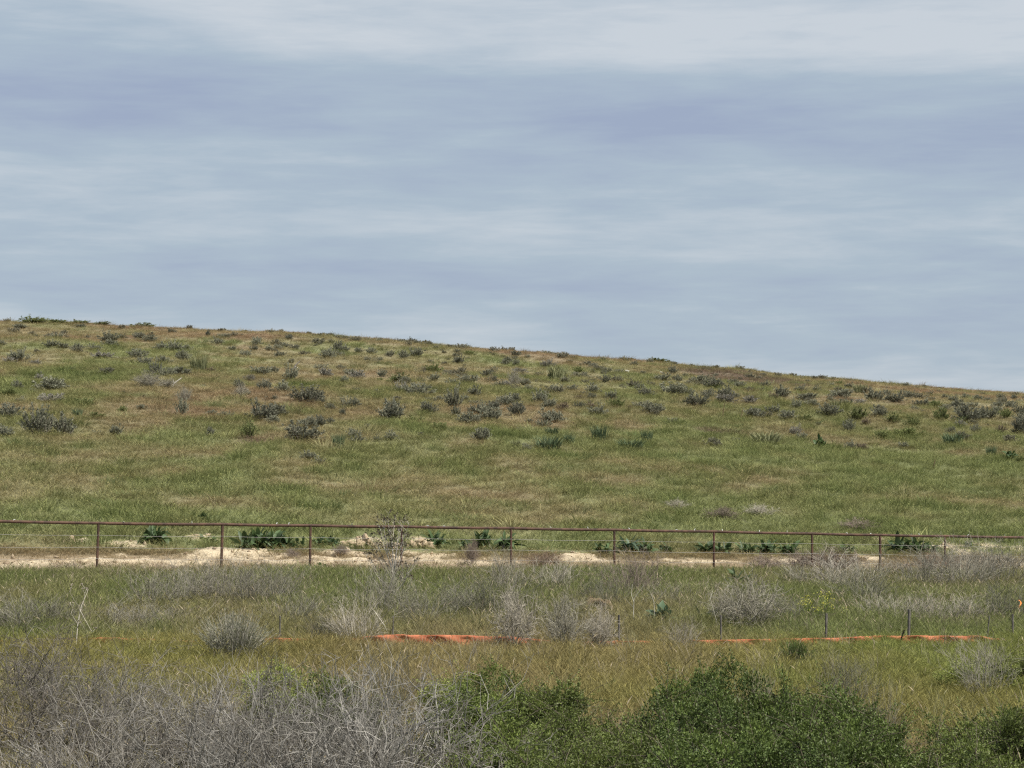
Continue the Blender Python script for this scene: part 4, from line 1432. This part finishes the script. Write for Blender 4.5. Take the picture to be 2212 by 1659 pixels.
stalk('dead_branch', 372, 836, None, [([(370, 838), (376, 828), (392, 816)], .05, .025), ([(374, 832), (358, 826), (348, 828)], .035, .02), ([(376, 828), (374, 818)], .03, .015)], (.40, .38, .34), 'grey forked branch beside flat dead brush', 'branch')
for px, b, t, lab in ((1560, 905, 870, 'thin dark dry stem high on the falling slope'), (2237 - 0, 1010, 985, ''), (2015, 1015, 992, 'short red-brown dry stem low on the falling hill'), (1600, 908, 885, 'short dark stem beside the thin dry stem')):
    if lab:
        stalk('dry_stalk', px, b, None, [([(px, b + 1), (px + 2, (b + t) / 2), (px + 5, t)], .03, .015)], (.09, .06, .04), lab, 'dry stem')

# orange ribbon tied in the brush
rx, ry = pixdir(2203, 1300)[0] * 46.5, 46.5
M_rib = noise_material('ribbon_orange', (.75, .22, .05), (.85, .32, .09), 6, .6, 0)
V = []
for i in range(10):
    f = i / 9
    ux, uz = pixdir(2200 + 4 * math.sin(f * 5.2) + 5 * f, 1296 + 18 * f)
    V += [(ux * ry - rx - .012, .03 * math.sin(f * 7), CAM_Z + uz * ry - tz(rx, ry)), (ux * ry - rx + .014, .03 * math.sin(f * 7) + .015, CAM_Z + uz * ry - tz(rx, ry))]
rib = link('ribbon', mkmesh('ribbon', V, [np.array([(2 * i, 2 * i + 1, 2 * i + 3, 2 * i + 2) for i in range(9)])], mats=[M_rib]), loc=(rx, ry, tz(rx, ry)))
tag(rib, 'curled orange ribbon caught in dark weeds at the low end', 'ribbon')
sdm = rib.modifiers.new('thick', 'SOLIDIFY')
sdm.thickness = .003

# ------------------------------------------------------------------ stones, dirt piles, burrow
M_clod = noise_material('dirt_clod', (.24, .175, .115), (.50, .40, .27), 5, .95, .6)
M_dirt = noise_material('bank_dirt', (.09, .065, .04), (.20, .15, .09), 4, .95, .8)
M_stone = noise_material('white_stone', (.62, .60, .56), (.80, .78, .74), 6, .9, .4)


def lump_mesh(name, mat, seed, squash=.7):
    r = np.random.default_rng(seed)
    nu, nv = 9, 6
    V = [(0, 0, squash)]
    for i in range(1, nv):
        th = math.pi * i / nv
        for j in range(nu):
            ph = 2 * math.pi * j / nu
            rr = 1 + .25 * r.normal() * (1 if i < nv - 1 else .3)
            V.append((rr * math.sin(th) * math.cos(ph), rr * math.sin(th) * math.sin(ph), squash * rr * math.cos(th)))
    V.append((0, 0, -squash))
    Fc3, Fc4 = [], []
    for j in range(nu):
        k = (j + 1) % nu
        Fc3.append((0, 1 + j, 1 + k))
        last = len(V) - 1
        b = 1 + (nv - 2) * nu
        Fc3.append((last, b + k, b + j))
        for i in range(nv - 2):
            a = 1 + i * nu
            Fc4.append((a + j, a + nu + j, a + nu + k, a + k))
    return mkmesh(name, V, [np.array(Fc3), np.array(Fc4)], mats=[mat])


CL = [lump_mesh('clod', M_clod, s) for s in range(5)]
for px, b, w_, h_, nc_, lab in ((750, 1180, 34, 22, 9, 'small pale dirt pile just past the third fence post'), (785, 1184, 80, 30, 22, 'largest pale dirt pile with dark hollow behind the third bay'),
                               (905, 1182, 60, 28, 16, 'pale dirt pile just past the fourth fence post'), (155, 1172, 34, 12, 6, 'low pale dirt heap before the first post'), (850, 1186, 50, 14, 8, 'low scatter of dirt clods behind the tall dry weed')):
    gx, gy = at(px, b)
    W, H = w_ / F * gy, h_ / F * gy
    root = link('dirt_pile', None, loc=(gx, gy, tz(gx, gy)))
    tag(root, lab, 'dirt pile', 'pale dirt piles behind the fence')
    for k in range(nc_ * 2):
        a, rr = rng.random() * 6.28, math.sqrt(rng.random())
        s = (.04 + .09 * rng.random()) * (1 if w_ > 40 else .8)
        link('clod', CL[k % 5], root, (math.cos(a) * rr * W * .5, math.sin(a) * rr * W * .3, max(0, H * (1 - rr) * .7 * (.5 + .6 * rng.random()) - .02)), (rng.random() * 3, rng.random() * 3, rng.random() * 3), (s * 1.3, s, s * .9))
ST = [lump_mesh('stone', M_stone, 20 + s, .6) for s in range(2)]
for i, (px, b, w_, lab) in enumerate(((1354, 805, 10, 'larger white stone high on the slope near the skyline'), (1428, 806, 7, 'smaller white stone farther along the upper slope'), (2070, 1172, 9, ''), (108, 770, 5, ''))):
    if not lab:
        continue
    gx, gy = at(px, b)
    W = w_ / F * gy
    o = link('stone', ST[i % 2], loc=(gx, gy, tz(gx, gy) + W * .15), rot=(0, 0, i), scl=(W * .55, W * .45, W * .45))
    tag(o, lab, 'stone', 'white stones on the slope')

# burrow: a low hummock with an undercut mouth, pale dirt thrown out in front of it
gx, gy = at(1294, 1340)
nu, nv = 40, 20
V = []
for i in range(nv + 1):
    th = math.pi / 2 * i / nv
    for j in range(nu):
        ph = 2 * math.pi * j / nu
        d = np.array([math.sin(th) * math.cos(ph), math.sin(th) * math.sin(ph), math.cos(th)])
        nb_ = float(fbm(np.array([d[0] * 3.2 + 5 + d[2]]), np.array([d[1] * 3.2 + d[2] * 3 + 3]), 77, 3)[0]) - .5
        p_ = d * np.array([.50, .50, .46]) * (1 + .55 * nb_)
        hole = math.exp(-(((d[0] - .02) / .42) ** 2 + ((d[2] - .42) / .36) ** 2)) * (d[1] < 0)
        p_[1] += .75 * hole
        V.append(p_)
Fq = []
for i in range(nv):
    for j in range(nu):
        k = (j + 1) % nu
        Fq.append((i * nu + j, (i + 1) * nu + j, (i + 1) * nu + k, i * nu + k))
V = np.array(V)
V[:, 2] -= .04
brw = link('burrow', None, loc=(gx, gy + .5, tz(gx, gy + .5)))
tag(brw, 'dark burrow mouth with pale dirt ledge in the grassy bank', 'burrow')
link('mound', mkmesh('mound', V, [np.array(Fq)], mats=[M_dirt], smooth=True), brw)
for k in range(9):
    sz = .07 + .07 * rng.random()
    link('clod', CL[k % 5], brw, (rng.normal() * .13 + .05, -.52 + rng.normal() * .06, .04 + .05 * rng.random()), (rng.random() * 3, rng.random() * 3, 0), (sz * 1.5, sz, sz * .8))

# ------------------------------------------------------------------ shrubs round the barrier
rs = link('round_sage', None, loc=(*at(505, 1436), 0), rot=(0, 0, 1.0))
rs.location.z = tz(rs.location.x, rs.location.y)
Wm = 150 / F * rs.location.y
rs.scale = (Wm * 1.05, Wm * 1.05, Wm * 1.12)
tag(rs, 'round silvery clump with upright stems in front of the orange barrier', 'sagebrush')
mb, st = MB(), MB()
for i in range(340):
    a, po = rng.random() * 6.28, rng.random() ** .85 * 1.0
    d = np.array([math.cos(a) * math.sin(po), math.sin(a) * math.sin(po), math.cos(po)])
    L = .5 + .22 * rng.random()
    p0 = np.array([math.cos(a), math.sin(a), 0]) * .12 * rng.random()
    p1 = p0 + d * L * np.array([1, 1, 1.0])
    st.tube([p0, (p0 + p1) / 2 + rng.normal(size=3) * .015, p1 + rng.normal(size=3) * .02], [.0038, .0026, .0014], 3)
    k = 14
    f = (.25 + .75 * rng.random(k))[:, None]
    mb.leaves(p0 + (p1 - p0) * f + rng.normal(size=(k, 3)) * .008, d + rng.normal(size=(k, 3)) * .35, .045, .009, t=f[:, 0])
o = link('foliage', mb.build('round_sage_foliage', [M_sage]), rs)
o.color = (.190, .192, .135, 1)
o = link('stem', st.build('round_sage_stem', [M_twig]), rs)
o.color = (.32, .305, .265, 1)

gx, gy = at(1720, 1444)
gb = link('green_bush', None, loc=(gx, gy, tz(gx, gy)), scl=(62 / F * gy, 62 / F * gy, 66 / F * gy))
tag(gb, 'small spiky dark green bush in front of the orange barrier', 'bush')
mb, st = MB(), MB()
for i in range(120):
    a, po = rng.random() * 6.28, abs(rng.normal()) * .5
    d = np.array([math.cos(a) * math.sin(po), math.sin(a) * math.sin(po), math.cos(po)])
    p0 = np.array([math.cos(a), math.sin(a), 0]) * .18 * rng.random()
    p1 = p0 + d * (.6 + .35 * rng.random())
    st.tube([p0, (p0 + p1) / 2, p1], [.012, .008, .003], 3)
    k = 18
    f = (.2 + .8 * rng.random(k))[:, None]
    mb.leaves(p0 + (p1 - p0) * f, d + rng.normal(size=(k, 3)) * .5, .12, .016, t=f[:, 0])
o = link('foliage', mb.build('spiky_foliage', [M_leaf]), gb)
o.color = (.070, .110, .030, 1)
o = link('stem', st.build('spiky_stem', [M_twig]), gb)
o.color = (.10, .10, .06, 1)

# yellow flowering mustard on the bank
gx, gy = at(1768, 1362)
mu = link('flowering_plant', None, loc=(gx, gy, tz(gx, gy)))
tag(mu, 'airy plant with small yellow flowers on the bank', 'plant')
mb, fl = MB(), MB()
HM = 3.3 - (1280 - 1021) * gy / F - tz(gx, gy)
for i in range(46):
    a, po = rng.random() * 6.28, abs(rng.normal()) * .38
    d = np.array([math.cos(a) * math.sin(po), math.sin(a) * math.sin(po), math.cos(po)])
    L = HM * (.6 + .4 * rng.random())
    p0 = np.array([math.cos(a), math.sin(a), 0]) * .15
    p1 = p0 + d * L
    mb.tube([p0, (p0 + p1) / 2 + rng.normal(size=3) * .03, p1], [.005, .004, .002], 3)
    k = 12
    f = (.2 + .7 * rng.random(k))[:, None]
    mb.leaves(p0 + (p1 - p0) * f, d + rng.normal(size=(k, 3)) * .7, .09, .018)
    fl.leaves(p1 + rng.normal(size=(7, 3)) * .03, rng.normal(size=(7, 3)) + np.array([0, 0, .8]), .028, .022)
o = link('foliage', mb.build('mustard_foliage', [M_leaf]), mu)
o.color = (.12, .16, .05, 1)
o = link('flowers', fl.build('mustard_flowers', [M_leaf]), mu)
o.color = (.40, .40, .08, 1)

# ------------------------------------------------------------------ brush thicket and leafy shrubs nearest the camera
LEAFY = [leafy_mesh('leafy_foliage', M_leaf, M_twig, 24 + 2 * i) for i in range(4)]


def z_at(row, yy):
    return CAM_Z + pixdir(1106, row)[1] * yy


DB = [(25, 1392, 31), (110, 1410, 30), (225, 1440, 28.5), (50, 1470, 25.5), (165, 1478, 25.5), (295, 1478, 26), (375, 1482, 25.5), (455, 1500, 23.5), (565, 1492, 23.8), (650, 1500, 23.2), (735, 1505, 22.8), (100, 1530, 22), (250, 1535, 22),
      (400, 1535, 21.5), (540, 1525, 21.3), (680, 1525, 21.3), (805, 1515, 22.2), (880, 1530, 21.8), (955, 1585, 20.9), (30, 1570, 20), (170, 1582, 19.6), (330, 1582, 19.6), (480, 1582, 19.6), (625, 1582, 19.6), (765, 1582, 19.6), (895, 1602, 19.6)]
rows = {'back': [], 'middle': [], 'front': []}
for e in DB:
    rows['back' if e[2] > 25 else 'middle' if e[2] > 20.8 else 'front'].append(e)
for rn, lst in rows.items():
    lst.sort()
    for i, (px, rt, yy) in enumerate(lst):
        ux = pixdir(px, 1500)[0]
        gx = ux * yy
        H = z_at(rt, yy) - tz(gx, yy)
        root = link('dead_shrub', None, loc=(gx, yy, tz(gx, yy)), rot=(0, 0, rng.random() * 6.28), scl=(.80 + .3 * rng.random(), .80 + .3 * rng.random(), H / 1.0 * (.82 + .3 * rng.random())))
        tag(root, 'bare tangled grey shrub, %s from the high end in the thicket\'s %s row' % (ORD[i + 1], rn), 'shrub', 'dead grey brush thicket')
        o = link('branches', TG[int(rng.integers(5))], root)
        o.color = (*(np.array(((.205, .196, .178), (.160, .150, .132), (.100, .090, .078))[int(rng.choice(3, p=[.5, .3, .2]))]) * (.8 + .4 * rng.random())), 1)
for px, rt, yy, w_, col_, lab in ((825, 1435, 28, 60, DARKG, 'sparse dark bare shrub behind the grey thicket by green leaves'), (1895, 1500, 23.5, 50, GREY, 'bare upright twigs between two leafy shrubs at the low end'),
                                  (1640, 1470, 27, 40, GREY, 'bare twigs rising behind the leafy thicket'), (1820, 1430, 31, 70, DARKG, 'grey twiggy shrub behind the leafy thicket'), (2120, 1395, 33, 70, GREY, 'wispy grey twigs in the low end meadow')):
    gx = pixdir(px, 1500)[0] * yy
    H = z_at(rt, yy) - tz(gx, yy)
    root = link('dead_shrub', None, loc=(gx, yy, tz(gx, yy)), rot=(0, 0, rng.random() * 6.28), scl=(w_ / F * yy * 2 / 1.3, w_ / F * yy * 2 / 1.3, H / .95))
    tag(root, lab, 'shrub')
    o = link('branches', UP[int(rng.integers(5))], root)
    o.color = (*col_, 1)
LB = [(610, 1440, 28), (700, 1458, 27), (740, 1480, 26), (985, 1440, 29), (1075, 1442, 26.5), (1000, 1490, 25), (1185, 1455, 26.5), (1110, 1500, 23), (1250, 1515, 23.5), (1180, 1560, 20.9), (1070, 1575, 20.5), (1310, 1570, 21.2),
      (1440, 1492, 23.2), (1515, 1452, 23.6), (1595, 1440, 24), (1680, 1446, 24), (1765, 1462, 23.8), (1845, 1488, 23.2), (1460, 1530, 21.4), (1560, 1500, 21.8), (1660, 1500, 21.8), (1770, 1515, 21.4), (1880, 1560, 20.9),
      (2060, 1550, 22), (2150, 1510, 23.4), (2215, 1505, 22.4), (2030, 1610, 20), (2140, 1580, 20.3), (1390, 1555, 20.8), (1345, 1540, 22.6), (1940, 1585, 21.5), (1300, 1625, 19.4), (1480, 1590, 19.6), (1620, 1580, 19.6), (1740, 1590, 19.6), (1160, 1630, 19.2), (2075, 1432, 34), (2160, 1408, 35), (2225, 1400, 34)]
rows = {'back': [], 'middle': [], 'front': []}
for e in LB:
    rows['back' if e[2] > 24.5 else 'middle' if e[2] > 21.1 else 'front'].append(e)
for rn, lst in rows.items():
    lst.sort()
    for i, (px, rt, yy) in enumerate(lst):
        gx = pixdir(px, 1500)[0] * yy
        H = z_at(rt, yy) - tz(gx, yy)
        wd = .68 + .22 * rng.random() if px not in (985,) else .75
        root = link('leafy_shrub', None, loc=(gx, yy, tz(gx, yy)), rot=(0, 0, rng.random() * 6.28), scl=(wd * 1.08, wd * 1.08, H / 1.15))
        tag(root, 'dense green leafy shrub, %s from the high end in the thicket\'s %s row' % (ORD[i + 1], rn), 'shrub', 'green leafy thicket')
        k = int(rng.integers(4))
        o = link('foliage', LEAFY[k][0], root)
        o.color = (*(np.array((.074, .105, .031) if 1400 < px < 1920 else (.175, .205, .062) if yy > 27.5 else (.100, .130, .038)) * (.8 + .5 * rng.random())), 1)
        o = link('stems', LEAFY[k][1], root)
        o.color = (.10, .085, .065, 1)
